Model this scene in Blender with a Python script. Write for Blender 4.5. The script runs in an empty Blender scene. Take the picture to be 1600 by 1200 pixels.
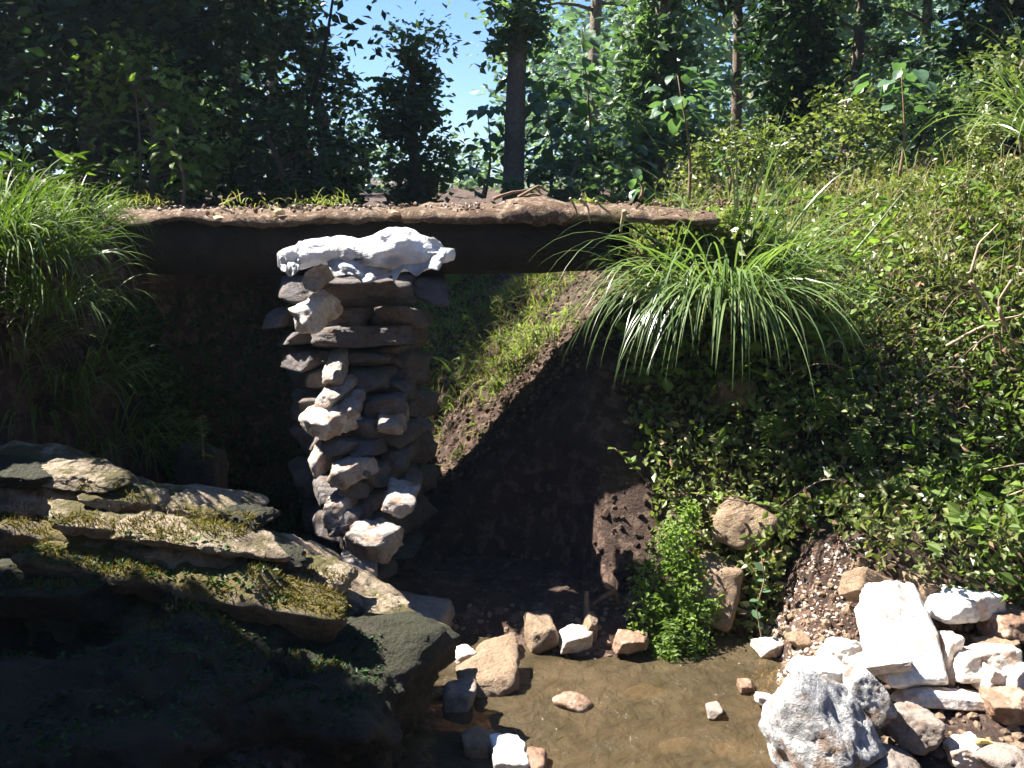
import bpy, math, random
import numpy as np
from mathutils import Vector, Matrix
random.seed(7); rng = np.random.default_rng(7)
scn = bpy.context.scene
COL = scn.collection

# ------------------------------------------------------------------ camera, sky, sun, exposure
CAM = np.array([0.0, 0.0, 1.9]); PITCH = math.radians(11.0); FPX = 1537.0
cam = bpy.data.cameras.new('camera'); camo = bpy.data.objects.new('camera', cam); COL.objects.link(camo)
camo.location = CAM; camo.rotation_euler = (math.radians(90) - PITCH, 0, 0)
cam.sensor_width = 36; cam.lens = 36 * FPX / 1600; cam.clip_start = 0.05; cam.clip_end = 2000
scn.camera = camo
SUN = Vector((-0.57, 0.17, 0.80)).normalized()
elev = math.asin(SUN.z)
w = bpy.data.worlds.new('World'); scn.world = w; w.use_nodes = True
nt = w.node_tree; bg = nt.nodes['Background']; sky = nt.nodes.new('ShaderNodeTexSky')
sky.sky_type = 'NISHITA'; sky.sun_disc = False; sky.sun_elevation = elev
sky.sun_rotation = math.atan2(SUN.x, SUN.y); sky.dust_density = .3; sky.air_density = 1.0; sky.ozone_density = 4.0
tint = nt.nodes.new('ShaderNodeMix'); tint.data_type = 'RGBA'; tint.blend_type = 'MULTIPLY'; tint.inputs[0].default_value = 1; tint.inputs[7].default_value = (.62, .74, 1, 1)
nt.links.new(sky.outputs[0], tint.inputs[6]); nt.links.new(tint.outputs[2], bg.inputs[0]); bg.inputs[1].default_value = 0.05
sl = bpy.data.lights.new('sun', 'SUN'); sl.energy = 5.0; sl.angle = math.radians(0.5); sl.color = (1, .95, .86)
so = bpy.data.objects.new('sun', sl); COL.objects.link(so); so.rotation_euler = SUN.to_track_quat('Z', 'Y').to_euler()
so.location = (-8, 5, 12)
scn.view_settings.view_transform = 'Standard'; scn.view_settings.look = 'None'
scn.view_settings.gamma = 1; scn.view_settings.use_curve_mapping = False
scn.view_settings.exposure = 2.15
scn.render.engine = 'CYCLES'
scn.cycles.max_bounces = 6; scn.cycles.transparent_max_bounces = 8

# ------------------------------------------------------------------ helpers
def at(px, py, Y):
    a = (px - 800) / FPX; b = (600 - py) / FPX
    d = np.array([a, math.cos(PITCH) + b * math.sin(PITCH), -math.sin(PITCH) + b * math.cos(PITCH)])
    return CAM + d * (Y / d[1])
def onz(px, py, z):
    a = (px - 800) / FPX; b = (600 - py) / FPX
    d = np.array([a, math.cos(PITCH) + b * math.sin(PITCH), -math.sin(PITCH) + b * math.cos(PITCH)])
    return CAM + d * ((z - CAM[2]) / d[2])
def ss(a, b, v):
    t = np.clip((np.asarray(v, float) - a) / (b - a), 0, 1); return t * t * (3 - 2 * t)
def _h(i, j, k, s):
    n = (i * 374761393 + j * 668265263 + k * 2147483647 + s * 1274126177) & 0xffffffff
    n = ((n ^ (n >> 13)) * 1274126177) & 0xffffffff
    n = ((n ^ (n >> 16)) * 2246822519) & 0xffffffff
    return ((n ^ (n >> 15)) & 0xffff) / 65535.0
def vnoise(P, s=0):
    P = np.asarray(P, float); I = np.floor(P).astype(np.int64); f = P - I; f = f * f * (3 - 2 * f)
    r = 0
    for a in (0, 1):
        for b in (0, 1):
            for c in (0, 1):
                wt = (f[:, 0] if a else 1 - f[:, 0]) * (f[:, 1] if b else 1 - f[:, 1]) * (f[:, 2] if c else 1 - f[:, 2])
                r = r + wt * _h(I[:, 0] + a, I[:, 1] + b, I[:, 2] + c, s)
    return r * 2 - 1
def fbm(P, o=4, s=0):
    r = 0; a = 1.0; P = np.asarray(P, float)
    for k in range(o):
        r = r + a * vnoise(P, s + k); P = P * 2.03 + 7.1; a *= .5
    return r
def link(name, me, mat, parent=None, smooth=True):
    o = bpy.data.objects.new(name, me); COL.objects.link(o)
    if mat and not me.materials: me.materials.append(mat)
    if parent: o.parent = parent
    return o
def tag(o, label=None, cat=None, group=None, kind=None):
    if label: o['label'] = label
    if cat: o['category'] = cat
    if group: o['group'] = group
    if kind: o['kind'] = kind
    return o
def empty(name, loc, label, cat, group=None):
    o = bpy.data.objects.new(name, None); COL.objects.link(o); o.location = loc; o.empty_display_size = .2
    return tag(o, label, cat, group)
def mesh_np(name, V, F, smooth=True):
    """V (n,3), F (m,k) uniform polygons"""
    me = bpy.data.meshes.new(name); V = np.asarray(V, np.float32); F = np.asarray(F, np.int32)
    m, k = F.shape
    me.vertices.add(len(V)); me.vertices.foreach_set('co', V.ravel())
    me.loops.add(m * k); me.loops.foreach_set('vertex_index', F.ravel())
    me.polygons.add(m); me.polygons.foreach_set('loop_start', np.arange(0, m * k, k, dtype=np.int32))
    me.polygons.foreach_set('loop_total', np.full(m, k, np.int32))
    me.polygons.foreach_set('use_smooth', np.full(m, smooth, bool))
    me.update(calc_edges=True); me.validate(); return me

# ------------------------------------------------------------------ materials
def newmat(name):
    m = bpy.data.materials.new(name); m.use_nodes = True; t = m.node_tree
    return m, t, t.nodes['Principled BSDF'], t.nodes['Material Output']
def ramp(t, pts):
    r = t.nodes.new('ShaderNodeValToRGB'); e = r.color_ramp.elements
    while len(e) < len(pts): e.new(.5)
    for i, (p, c) in enumerate(pts): e[i].position = p; e[i].color = (*c, 1)
    return r
def noise(t, scale, detail=6, rough=.6, coord='Object', dist=0, vec=None):
    n = t.nodes.new('ShaderNodeTexNoise'); n.inputs['Scale'].default_value = scale
    n.inputs['Detail'].default_value = detail; n.inputs['Roughness'].default_value = rough
    n.inputs['Distortion'].default_value = dist
    if vec is None:
        g = t.nodes.new('ShaderNodeNewGeometry'); vec = g.outputs['Position']
    t.links.new(vec, n.inputs['Vector']); return n
def mixc(t, fac, a, b, mode='MIX'):
    m = t.nodes.new('ShaderNodeMix'); m.data_type = 'RGBA'; m.blend_type = mode
    for s, v in ((0, fac), (6, a), (7, b)):
        if hasattr(v, 'links') or isinstance(v, bpy.types.NodeSocket): t.links.new(v, m.inputs[s])
        elif isinstance(v, (int, float)): m.inputs[s].default_value = v
        else: m.inputs[s].default_value = (*v, 1)
    return m.outputs[2]
def bump(t, p, h, strength, dist=.02):
    b = t.nodes.new('ShaderNodeBump'); b.inputs['Strength'].default_value = strength; b.inputs['Distance'].default_value = dist
    t.links.new(h, b.inputs['Height']); t.links.new(b.outputs[0], p.inputs['Normal'])
def leafmat(name, cols, trans=.35, rough=.45, spec=.4, tcol=1.3):
    m, t, p, out = newmat(name)
    g = t.nodes.new('ShaderNodeNewGeometry')
    r = ramp(t, [(i / (len(cols) - 1), c) for i, c in enumerate(cols)])
    n = noise(t, 1.7, 2)
    a = t.nodes.new('ShaderNodeMath'); a.operation = 'MULTIPLY_ADD'; a.inputs[1].default_value = .6
    t.links.new(g.outputs['Random Per Island'], a.inputs[0])
    b = t.nodes.new('ShaderNodeMath'); b.operation = 'MULTIPLY_ADD'; b.inputs[1].default_value = 1.4; b.inputs[2].default_value = -.5
    t.links.new(n.outputs[0], b.inputs[0]); t.links.new(b.outputs[0], a.inputs[2])
    t.links.new(a.outputs[0], r.inputs[0]); t.links.new(r.outputs[0], p.inputs['Base Color'])
    p.inputs['Roughness'].default_value = rough; p.inputs['Specular IOR Level'].default_value = spec
    tr = t.nodes.new('ShaderNodeBsdfTranslucent')
    c2 = mixc(t, 1.0, r.outputs[0], (tcol, tcol * 1.15, tcol * .45), 'MULTIPLY'); t.links.new(c2, tr.inputs[0])
    mx = t.nodes.new('ShaderNodeMixShader'); mx.inputs[0].default_value = trans
    t.links.new(p.outputs[0], mx.inputs[1]); t.links.new(tr.outputs[0], mx.inputs[2]); t.links.new(mx.outputs[0], out.inputs[0])
    return m
def stonemat(name, c1, c2, c3=None, moss=0, mossc=(.05, .06, .012), scale=6, bumps=.5, rough=.85, fleck=0):
    m, t, p, out = newmat(name)
    n = noise(t, scale, 8, .65, dist=.4); r = ramp(t, [(.3, c1), (.7, c2)]); t.links.new(n.outputs[0], r.inputs[0])
    colr = r.outputs[0]
    n2 = noise(t, scale * 7, 6, .7)
    if c3 is not None:
        r2 = ramp(t, [(.52, (0, 0, 0)), (.6, (1, 1, 1))]); n3 = noise(t, scale * 1.9, 5, .6); t.links.new(n3.outputs[0], r2.inputs[0])
        colr = mixc(t, r2.outputs[0], colr, c3)
    r4 = ramp(t, [(.3, (.6, .6, .6)), (.7, (1.15, 1.15, 1.15))]); t.links.new(n2.outputs[0], r4.inputs[0])
    colr = mixc(t, 1.0, colr, r4.outputs[0], 'MULTIPLY')
    if fleck:
        v = t.nodes.new('ShaderNodeTexVoronoi'); v.inputs['Scale'].default_value = fleck
        nd = noise(t, 28, 4, .7); gg = t.nodes.new('ShaderNodeNewGeometry'); vm = t.nodes.new('ShaderNodeVectorMath'); vm.operation = 'MULTIPLY_ADD'; vm.inputs[1].default_value = (.05, .05, .05)
        t.links.new(nd.outputs['Color'], vm.inputs[0]); t.links.new(gg.outputs['Position'], vm.inputs[2]); t.links.new(vm.outputs[0], v.inputs['Vector'])
        rv = ramp(t, [(.0, (.25, .27, .3)), (.45, (.5, .52, .56)), (.75, (1, 1, 1))]); sp = t.nodes.new('ShaderNodeSeparateColor')
        t.links.new(v.outputs['Color'], sp.inputs[0]); t.links.new(sp.outputs[0], rv.inputs[0])
        colr = mixc(t, .6, colr, rv.outputs[0], 'MULTIPLY')
    if moss:
        g = t.nodes.new('ShaderNodeNewGeometry'); s = t.nodes.new('ShaderNodeSeparateXYZ'); t.links.new(g.outputs['Normal'], s.inputs[0])
        nm = noise(t, 5, 6, .7); a = t.nodes.new('ShaderNodeMath'); a.operation = 'MULTIPLY_ADD'; a.inputs[1].default_value = .25
        t.links.new(s.outputs[2], a.inputs[0]); t.links.new(nm.outputs[0], a.inputs[2])
        rm = ramp(t, [(.75 - moss * .35, (0, 0, 0)), (.85 - moss * .35, (1, 1, 1))]); t.links.new(a.outputs[0], rm.inputs[0])
        colr = mixc(t, rm.outputs[0], colr, mossc)
    t.links.new(colr, p.inputs['Base Color']); p.inputs['Roughness'].default_value = rough
    ad = t.nodes.new('ShaderNodeMath'); ad.operation = 'ADD'; t.links.new(n2.outputs[0], ad.inputs[0]); t.links.new(n.outputs[0], ad.inputs[1])
    bump(t, p, ad.outputs[0], bumps, .03); return m
def plain(name, c, rough=.8):
    m, t, p, o = newmat(name); n = noise(t, 30, 5); r = ramp(t, [(.3, tuple(x * .65 for x in c)), (.7, tuple(min(1, x * 1.25) for x in c))])
    t.links.new(n.outputs[0], r.inputs[0]); t.links.new(r.outputs[0], p.inputs['Base Color']); p.inputs['Roughness'].default_value = rough
    bump(t, p, n.outputs[0], .4, .01); return m

M = {}
M['soil'] = stonemat('soil', (.032, .018, .012), (.10, .055, .037), (.16, .10, .072), scale=9, bumps=.9, rough=.95)
M['earth'] = stonemat('earth', (.09, .05, .028), (.24, .15, .09), (.36, .27, .19), scale=14, bumps=.9, rough=.95)
M['pier'] = stonemat('pier_stone', (.09, .078, .075), (.21, .185, .18), (.15, .105, .08), scale=8, bumps=.7)  # darker copy for the pier stones in shade
M['pierlit'] = stonemat('sunlit_pier_stone', (.34, .28, .24), (.56, .50, .46), (.38, .26, .19), scale=8, bumps=.8)  # lighter copy of pier stone, sunlight put into the colour
M['pale'] = stonemat('pale_stone', (.58, .50, .42), (.72, .66, .60), (.46, .34, .26), scale=6, bumps=.5)
M['white'] = stonemat('white_stone', (.74, .70, .64), (.85, .83, .80), (.66, .56, .47), scale=5, bumps=.4)
M['tan'] = stonemat('tan_stone', (.22, .15, .095), (.36, .26, .17), (.28, .18, .11), scale=9, bumps=.8)
M['grey'] = stonemat('grey_stone', (.20, .16, .135), (.32, .27, .23), (.25, .18, .14), scale=7, bumps=.5)
M['granite'] = stonemat('flecked_stone', (.48, .46, .45), (.74, .73, .73), (.36, .26, .2), scale=5, bumps=1, fleck=60)
M['brown'] = stonemat('brown_stone', (.16, .09, .055), (.28, .17, .11), (.34, .24, .17), scale=7, bumps=.5, rough=.6)
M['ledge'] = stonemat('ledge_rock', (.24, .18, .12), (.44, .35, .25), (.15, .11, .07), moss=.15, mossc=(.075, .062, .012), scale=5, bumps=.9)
M['ledgewarm_lit'] = stonemat('sunlit_mossy_rock', (.12, .09, .055), (.30, .23, .15), (.10, .075, .045), moss=.5, mossc=(.11, .085, .018), scale=6, bumps=1)  # lighter mossy rock, sunlight on the upper steps put into the colour
M['ledgemoss_shaded'] = stonemat('shaded_mossy_rock', (.025, .02, .012), (.07, .055, .033), (.03, .024, .014), moss=.45, mossc=(.022, .022, .006), scale=6, bumps=1)  # dark mossy rock, shade of the near side put into the colour
M['bark'] = stonemat('bark', (.018, .012, .008), (.05, .033, .022), scale=12, bumps=1, rough=.95)
M['trunk'] = stonemat('trunk_bark', (.14, .105, .075), (.28, .215, .155), moss=.2, mossc=(.05, .06, .03), scale=5, bumps=1, rough=.9)
M['dry'] = plain('dry_stem', (.36, .27, .18)); M['twig'] = plain('twig', (.20, .13, .085)); M['wood'] = plain('fresh_wood', (.62, .42, .24))
M['ystick'] = plain('yellow_stick', (.65, .48, .16))
M['leaf_dark'] = leafmat('leaf_dark', [(.008, .02, .006), (.02, .05, .012), (.05, .10, .02)], .22, .5, .25)  # colour darkened so the foliage reads as backlit and shaded
M['leaf_mid'] = leafmat('leaf_mid', [(.045, .075, .05), (.10, .155, .085), (.20, .28, .15)], .5, .4, .5)  # colour lightened and blued to stand in for background haze
M['leaf_blue'] = leafmat('leaf_far', [(.08, .14, .12), (.15, .23, .19), (.26, .35, .27)], .35, .4, .5, 1.2)  # distant haze put into this pale bluish leaf colour
M['leaf_big'] = leafmat('leaf_big', [(.05, .10, .06), (.09, .16, .09), (.14, .23, .12)], .4, .4, .45)
M['leaf_bright'] = leafmat('leaf_bright', [(.06, .10, .02), (.14, .21, .045), (.26, .35, .10)], .45, .55, .25)
M['leaf_bank'] = leafmat('leaf_bank', [(.04, .065, .017), (.11, .145, .04), (.20, .225, .08), (.28, .27, .14)], .38, .4, .5)
M['litter'] = leafmat('dead_leaf', [(.10, .06, .035), (.22, .14, .085), (.34, .25, .16)], .1, .7, .2)
M['grass'] = leafmat('grass_blade', [(.06, .10, .03), (.12, .18, .06), (.22, .29, .12)], .35, .3, .6)
M['grass_left'] = leafmat('grass_left', [(.04, .075, .012), (.09, .14, .025), (.16, .22, .05)], .3, .5, .3)
M['grass_slope'] = leafmat('grass_slope', [(.26, .20, .09), (.24, .26, .08), (.30, .38, .11)], .4, .6, .2)
M['grass_bank'] = leafmat('grass_bank', [(.24, .17, .11), (.20, .19, .09), (.23, .27, .12)], .35, .6, .2)
M['moss'] = leafmat('moss_tuft', [(.07, .055, .012), (.13, .10, .02), (.15, .14, .03)], .2, .8, .1)

# ------------------------------------------------------------------ terrain
def H(x, y, detail=True):
    x = np.asarray(x, float); y = np.asarray(y, float)
    fl = -.14 + .24 * ss(3.62, 4.15, y + .12 * np.sin(x * 5))
    fl = fl + .45 * ss(-.25, -.8, x) * ss(4.6, 3.6, y) 
    fl = fl + (.18 + .05 * (x - 1.2).clip(0, 3) + .17 * (y - 3.1).clip(-.4, 1)) * ss(.80, 1.05, x + .33 * (3.2 - y))
    fl = fl + .05 * ss(2.4, 1.6, y)
    xl = np.interp(y, [1, 3.0, 3.6, 4.3, 4.9, 5.25, 6.5, 9], [-2.7, -2.2, -1.75, -1.5, -1.55, -1.1, -1.15, -1.5])
    wd = np.interp(y, [3, 4.5, 5.3], [.6, .45, .25])
    s = xl - x
    Lb = (1.72 + .08 * s.clip(0, 6)) * ss(0, 1, s / wd) - .5 * (1 - ss(-.1, .1, s))
    xr = np.interp(y, [3.8, 4.1, 4.4, 4.8, 5.1], [.95, .62, .36, .14, -.1])
    r1 = (x - xr) * np.interp(y, [4.0, 4.5, 5.0], [2.2, 4.2, 3.2]) + .05
    pl = .25 + .94 * (x + .5) + .45 * (y - 5.2)
    k = ss(4.5, 4.95, y); r1 = r1 * (1 - k) + pl * k
    r2 = np.interp(y - .04 * np.sin(x * 3), [4.0, 4.15, 4.85, 5.6, 6.5, 9, 30], [0, .12, 1.0, 1.46, 1.72, 1.85, 3.0]) + .10 * (x - 1).clip(0, 5) - .4 * ss(4.1, 3.85, y) 
    cap = 1.62 + .08 * (x - .5).clip(0, 20) + .02 * (y - 6).clip(0, 100)
    Rb = np.minimum(np.minimum(r1, r2), cap)
    end = (1.62 + .02 * (y - 8).clip(0, 100)) * ss(7.0, 8.6, y) - .5 * (1 - ss(6.5, 7.2, y))
    z = np.maximum(np.maximum(fl, Lb), np.maximum(Rb, end))
    if detail:
        P = np.stack([x, y, z], -1).reshape(-1, 3)
        far = ss(10, 30, P[:, 1])
        n = (fbm(P * 1.6, 4, 3) * .05 + fbm(P * 9, 3, 9) * .018).reshape(x.shape)
        z = z + n * np.where(z > 1.5, .6, 1.0)
    return z
xs = np.concatenate([np.linspace(-120, -30, 8), np.linspace(-27, -4.2, 24), np.arange(-4, 4.5, .035), np.linspace(4.8, 28, 24), np.linspace(32, 120, 8)])
ys = np.concatenate([np.linspace(-50, -1, 12), np.arange(-.6, 2.0, .15), np.arange(2.0, 8.2, .035), np.linspace(8.4, 30, 40), np.linspace(35, 250, 12)])
X, Yg = np.meshgrid(xs, ys); Z = H(X, Yg)
V = np.stack([X, Yg, Z], -1).reshape(-1, 3); nx, ny = len(xs), len(ys)
I = np.arange(nx * ny).reshape(ny, nx)
F = np.stack([I[:-1, :-1], I[:-1, 1:], I[1:, 1:], I[1:, :-1]], -1).reshape(-1, 4)
tag(link('ground', mesh_np('ground', V, F), M['soil']), 'brown soil of the gully banks and stream bed', kind='structure')

# water: one shallow muddy sheet
m, t, p, out = newmat('muddy_water')
n = noise(t, 3.2, 6, .6, dist=.8); r = ramp(t, [(.3, (.055, .043, .022)), (.7, (.125, .093, .055))]); t.links.new(n.outputs[0], r.inputs[0])
t.links.new(r.outputs[0], p.inputs['Base Color']); p.inputs['Roughness'].default_value = .05; p.inputs['IOR'].default_value = 1.33
n = noise(t, 13, 5, .65, dist=1); bump(t, p, n.outputs[0], 1.0, .03)
tb = t.nodes.new('ShaderNodeBsdfTransparent'); tb.inputs[0].default_value = (.85, .72, .5, 1)
mx = t.nodes.new('ShaderNodeMixShader'); mx.inputs[0].default_value = .38
t.links.new(p.outputs[0], mx.inputs[1]); t.links.new(tb.outputs[0], mx.inputs[2]); t.links.new(mx.outputs[0], out.inputs[0])
gx, gy = np.meshgrid(np.linspace(-1.0, 1.7, 60), np.linspace(2.0, 4.3, 50))
V = np.stack([gx, gy, np.zeros_like(gx)], -1).reshape(-1, 3); I = np.arange(3000).reshape(50, 60)
F = np.stack([I[:-1, :-1], I[:-1, 1:], I[1:, 1:], I[1:, :-1]], -1).reshape(-1, 4)
tag(link('water', mesh_np('water', V, F), m), 'shallow muddy brown pool of the stream', kind='structure')

# ------------------------------------------------------------------ rocks
import bmesh
_ico = {}
def ico(k):
    if k not in _ico:
        bm = bmesh.new(); bmesh.ops.create_icosphere(bm, subdivisions=k, radius=1)
        _ico[k] = (np.array([v.co[:] for v in bm.verts]), np.array([[v.index for v in f.verts] for f in bm.faces])); bm.free()
    return _ico[k]
def rock_mesh(seed, dims, box=1.0, cuts=7, sharp=22, rough=.05, sub=4, strata=0):
    r = np.random.default_rng(seed); N, F = ico(sub)
    pl = []
    if box:
        for ax in range(3):
            for sg in (-1, 1):
                v = r.normal(0, .16, 3); v[ax] = sg; v /= np.linalg.norm(v); pl.append((v, .82 + r.uniform(-.1, .1)))
    for _ in range(cuts):
        v = r.normal(0, 1, 3); v /= np.linalg.norm(v); pl.append((v, r.uniform(.88, 1.1)))
    if not box:
        for _ in range(16):
            v = r.normal(0, 1, 3); v /= np.linalg.norm(v); pl.append((v, r.uniform(.85, 1.0)))
    acc = 0
    for v, d in pl: acc = acc + (np.maximum(N @ v, 0) / d) ** sharp
    V = N * (acc ** (-1 / sharp))[:, None]
    V = V / np.abs(V).max(0) * np.array(dims) / 2
    s = max(dims); mn = sorted(dims)[1]
    off = r.uniform(0, 50, 3)
    nn = V / (np.linalg.norm(V, axis=1)[:, None] + 1e-6)
    V = V + nn * (fbm(V / s * 4 + off, 4, seed % 97) * rough * min(dims) * 1.2)[:, None]
    V = V + nn * (fbm(V / s * 16 + off, 3, seed % 89) * rough * .35 * mn)[:, None]
    if strata:
        q = V[:, 2] / dims[2] * strata + fbm(V / s * 3, 2, 5) * .6
        V[:, :2] *= (1 + .07 * np.sign(np.sin(q * 6.28)))[:, None]
    return mesh_np('rock', V, F, True)
def rock(name, px, py, Y, wpx, hpx, dep, mat, seed, rot=(0, 0, 0), label=None, cat='rock', parent=None, group=None, sub=3, snap=None, **kw):
    if snap is not None:
        for Yq in np.arange(2.4, 4.6, .02):
            q = at(px, py, Yq); hh = hpx * Yq / FPX
            if q[2] <= max(0, float(H(np.array([q[0]]), np.array([q[1]]), False)[0])) + hh * snap: break
        Y = float(Yq) - .03
    P = at(px, py, Y); k = Y / FPX / math.cos(PITCH) * (1.12 if (px > 1210 and Y < 4) else 1.04)
    me = rock_mesh(seed, (wpx * k, dep, hpx * k), sub=sub, **kw)
    o = link(name, me, M[mat], parent); o.location = P; o.rotation_euler = tuple(math.radians(a) for a in rot)
    if label: tag(o, label, cat, group)
    return o

# --- stone pier
pier = empty('stone_pier', at(580, 900, 4.5), 'dry stone pier of stacked rough grey blocks under the log bridge', 'stone pier')
def pstone(px, py, Y, wpx, hpx, dep, seed, rot=(0, 0, 0), mat='pier', **kw):
    o = rock('stone', px, py, Y, wpx, hpx, dep, mat, seed, rot, parent=None, rough=.10, sharp=40, **kw)
    o.parent = pier; o.matrix_parent_inverse = Matrix.Translation(-Vector(pier.location)); return o
pst = [  # px, py, Y, w, h, depth
 (470, 446, 4.62, 75, 42, .5), (560, 447, 4.60, 165, 50, .6), (668, 442, 4.70, 60, 34, .5),
 (500, 432, 4.48, 60, 30, .3), (498, 490, 4.36, 50, 44, .4), (557, 488, 4.50, 85, 46, .5), (628, 494, 4.50, 78, 34, .5),
 (462, 492, 4.66, 56, 40, .5), (478, 524, 4.60, 88, 28, .5), (560, 526, 4.52, 160, 30, .6), (622, 530, 4.60, 56, 30, .5),
 (500, 552, 4.56, 70, 30, .5), (575, 556, 4.52, 100, 32, .5), (632, 558, 4.60, 50, 30, .5),
 (490, 582, 4.60, 60, 34, .5), (522, 585, 4.40, 52, 36, .4), (580, 590, 4.48, 80, 38, .5), (628, 592, 4.56, 50, 36, .4),
 (494, 618, 4.60, 66, 38, .5), (530, 615, 4.38, 60, 30, .4), (590, 624, 4.45, 72, 36, .5), (640, 630, 4.55, 44, 36, .4),
 (518, 652, 4.30, 78, 52, .45), (490, 655, 4.60, 60, 44, .5), (585, 660, 4.42, 70, 40, .5), (636, 668, 4.48, 52, 38, .4),
 (488, 690, 4.55, 56, 40, .5), (528, 688, 4.34, 60, 34, .4), (580, 696, 4.40, 66, 38, .5), (630, 704, 4.45, 56, 36, .4),
 (505, 724, 4.32, 46, 46, .4), (552, 728, 4.26, 60, 44, .4), (605, 734, 4.36, 64, 42, .5), (640, 742, 4.44, 40, 34, .4),
 (498, 762, 4.44, 50, 42, .5), (548, 758, 4.22, 52, 36, .35), (590, 768, 4.34, 60, 36, .45), (634, 778, 4.24, 58, 36, .35),
 (500, 800, 4.46, 52, 40, .5), (545, 800, 4.20, 62, 44, .4), (598, 808, 4.28, 60, 44, .5), 
 (588, 846, 4.05, 92, 70, .4), (540, 842, 4.22, 50, 46, .4), (520, 880, 4.3, 60, 40, .4), (566, 900, 4.12, 60, 42, .4)]
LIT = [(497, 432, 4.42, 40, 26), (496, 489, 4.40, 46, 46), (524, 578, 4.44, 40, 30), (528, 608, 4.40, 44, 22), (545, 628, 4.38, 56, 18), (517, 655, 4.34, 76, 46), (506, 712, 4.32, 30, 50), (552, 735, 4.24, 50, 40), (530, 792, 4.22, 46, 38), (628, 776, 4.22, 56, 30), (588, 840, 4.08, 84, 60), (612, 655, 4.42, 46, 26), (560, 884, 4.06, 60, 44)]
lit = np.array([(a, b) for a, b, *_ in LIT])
for i, (a, b, c, d, e, f) in enumerate(pst):
    if np.min(np.abs(lit[:, 0] - a) / 34 + np.abs(lit[:, 1] - b) / 20) < .75: continue
    r = random.Random(i)
    if b > 560: a = 572 + (a - 565) * .82
    pstone(a + r.uniform(-5, 5), b + r.uniform(-4, 4), c + .06 + (.17 if b < 560 else .10 if b < 640 else .04), d * r.uniform(.9, 1.15), e * r.uniform(.8, 1.12), f, 100 + i, (r.uniform(-8, 14), r.uniform(-8, 8), r.uniform(-25, 20)), sub=4, cuts=9)
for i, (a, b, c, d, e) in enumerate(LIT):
    r = random.Random(50 + i); pstone(a, b, c, d, e, .26, 180 + i, (r.uniform(12, 28), r.uniform(-14, 10), r.uniform(-45, 5)), sub=4, mat='pale' if i in (1, 5) else 'pierlit', cuts=9)  # sunlit spots of the pier painted as paler stones
for i in range(16):  # hearting stones behind the face
    pstone(530 + (i % 2) * 75, 455 + (i // 2) * 58, 4.85, 110, 62, .5, 300 + i, (0, 0, i * 11))
# --- unseen soil block added inside the pier to close gaps
core = rock('soil_core', 572, 655, 4.9, 130, 430, .25, 'soil', 77, box=1, rough=.04, sub=4)
core.parent = pier; core.matrix_parent_inverse = Matrix.Translation(-Vector(pier.location))

# --- log bridge
def tube(path, rad, seg=10, nz=.0, seed=0, cap=True):
    P = np.array(path, float); n = len(P); R = np.broadcast_to(np.array(rad, float), (n,))
    T = np.gradient(P, axis=0); T /= np.linalg.norm(T, axis=1)[:, None] + 1e-9
    ref = np.array([0, 0, 1.0]) if abs(T[0, 2]) < .8 else np.array([0, 1.0, 0])
    A = np.cross(T, ref); A /= np.linalg.norm(A, axis=1)[:, None] + 1e-9; B = np.cross(A, T)
    th = np.linspace(0, 2 * math.pi, seg, endpoint=False)
    V = P[:, None, :] + R[:, None, None] * (np.cos(th)[None, :, None] * A[:, None, :] + np.sin(th)[None, :, None] * B[:, None, :])
    V = V.reshape(-1, 3)
    if nz:
        C = np.repeat(P, seg, 0); d = V - C; V = C + d * (1 + nz * fbm(V * 7 + seed, 3, 4))[:, None]
    I = np.arange(n * seg).reshape(n, seg); J = np.roll(I, -1, 1)
    F = np.stack([I[:-1], J[:-1], J[1:], I[1:]], -1).reshape(-1, 4)
    if cap:
        V = np.vstack([V, P[0], P[-1]]); a, b = len(V) - 2, len(V) - 1
        c0 = np.stack([I[0], J[0], np.full(seg, a), np.full(seg, a)], -1); 
        tri0 = [(J[0][i], I[0][i], a) for i in range(seg)]; tri1 = [(I[-1][i], J[-1][i], b) for i in range(seg)]
        return V, F, np.array(tri0 + tri1)
    return V, F, None
def mesh_vf(name, parts, smooth=True):
    """parts: list of (V, quads, tris)"""
    vs, faces, o = [], [], 0
    for V, Q, Tt in parts:
        vs.append(V); faces += (Q + o).tolist()
        if Tt is not None: faces += (Tt + o).tolist()
        o += len(V)
    me = bpy.data.meshes.new(name); me.from_pydata(np.vstack(vs).tolist(), [], faces)
    me.polygons.foreach_set('use_smooth', np.full(len(me.polygons), smooth, bool)); me.update(); return me
bridge = empty('log_bridge', (-1.2, 5.2, 1.5), 'bridge of dark logs topped with brown earth crossing the gully', 'bridge')
def bpart(name, me, mat, kind=None):
    o = link(name, me, M[mat], bridge); o.matrix_parent_inverse = Matrix.Translation(-Vector(bridge.location))
    if kind: o['kind'] = kind
    return o
for i, (yy, zz, rr, x0, x1) in enumerate([(4.95, 1.655, .15, -3.3, .46), (5.19, 1.65, .13, -3.2, .6), (5.35, 1.65, .10, -3.1, .6)]):
    xx = np.linspace(x0, x1, 60)
    path = np.stack([xx, yy + .03 * np.sin(xx * 1.3 + i), zz + .02 * np.sin(xx * 1.7 + 2 * i)], -1)
    bpart('log', mesh_vf('log', [tube(path, rr * (1 + .06 * np.sin(xx * 2 + i)), 20, .04, i)]), 'bark')
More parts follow.
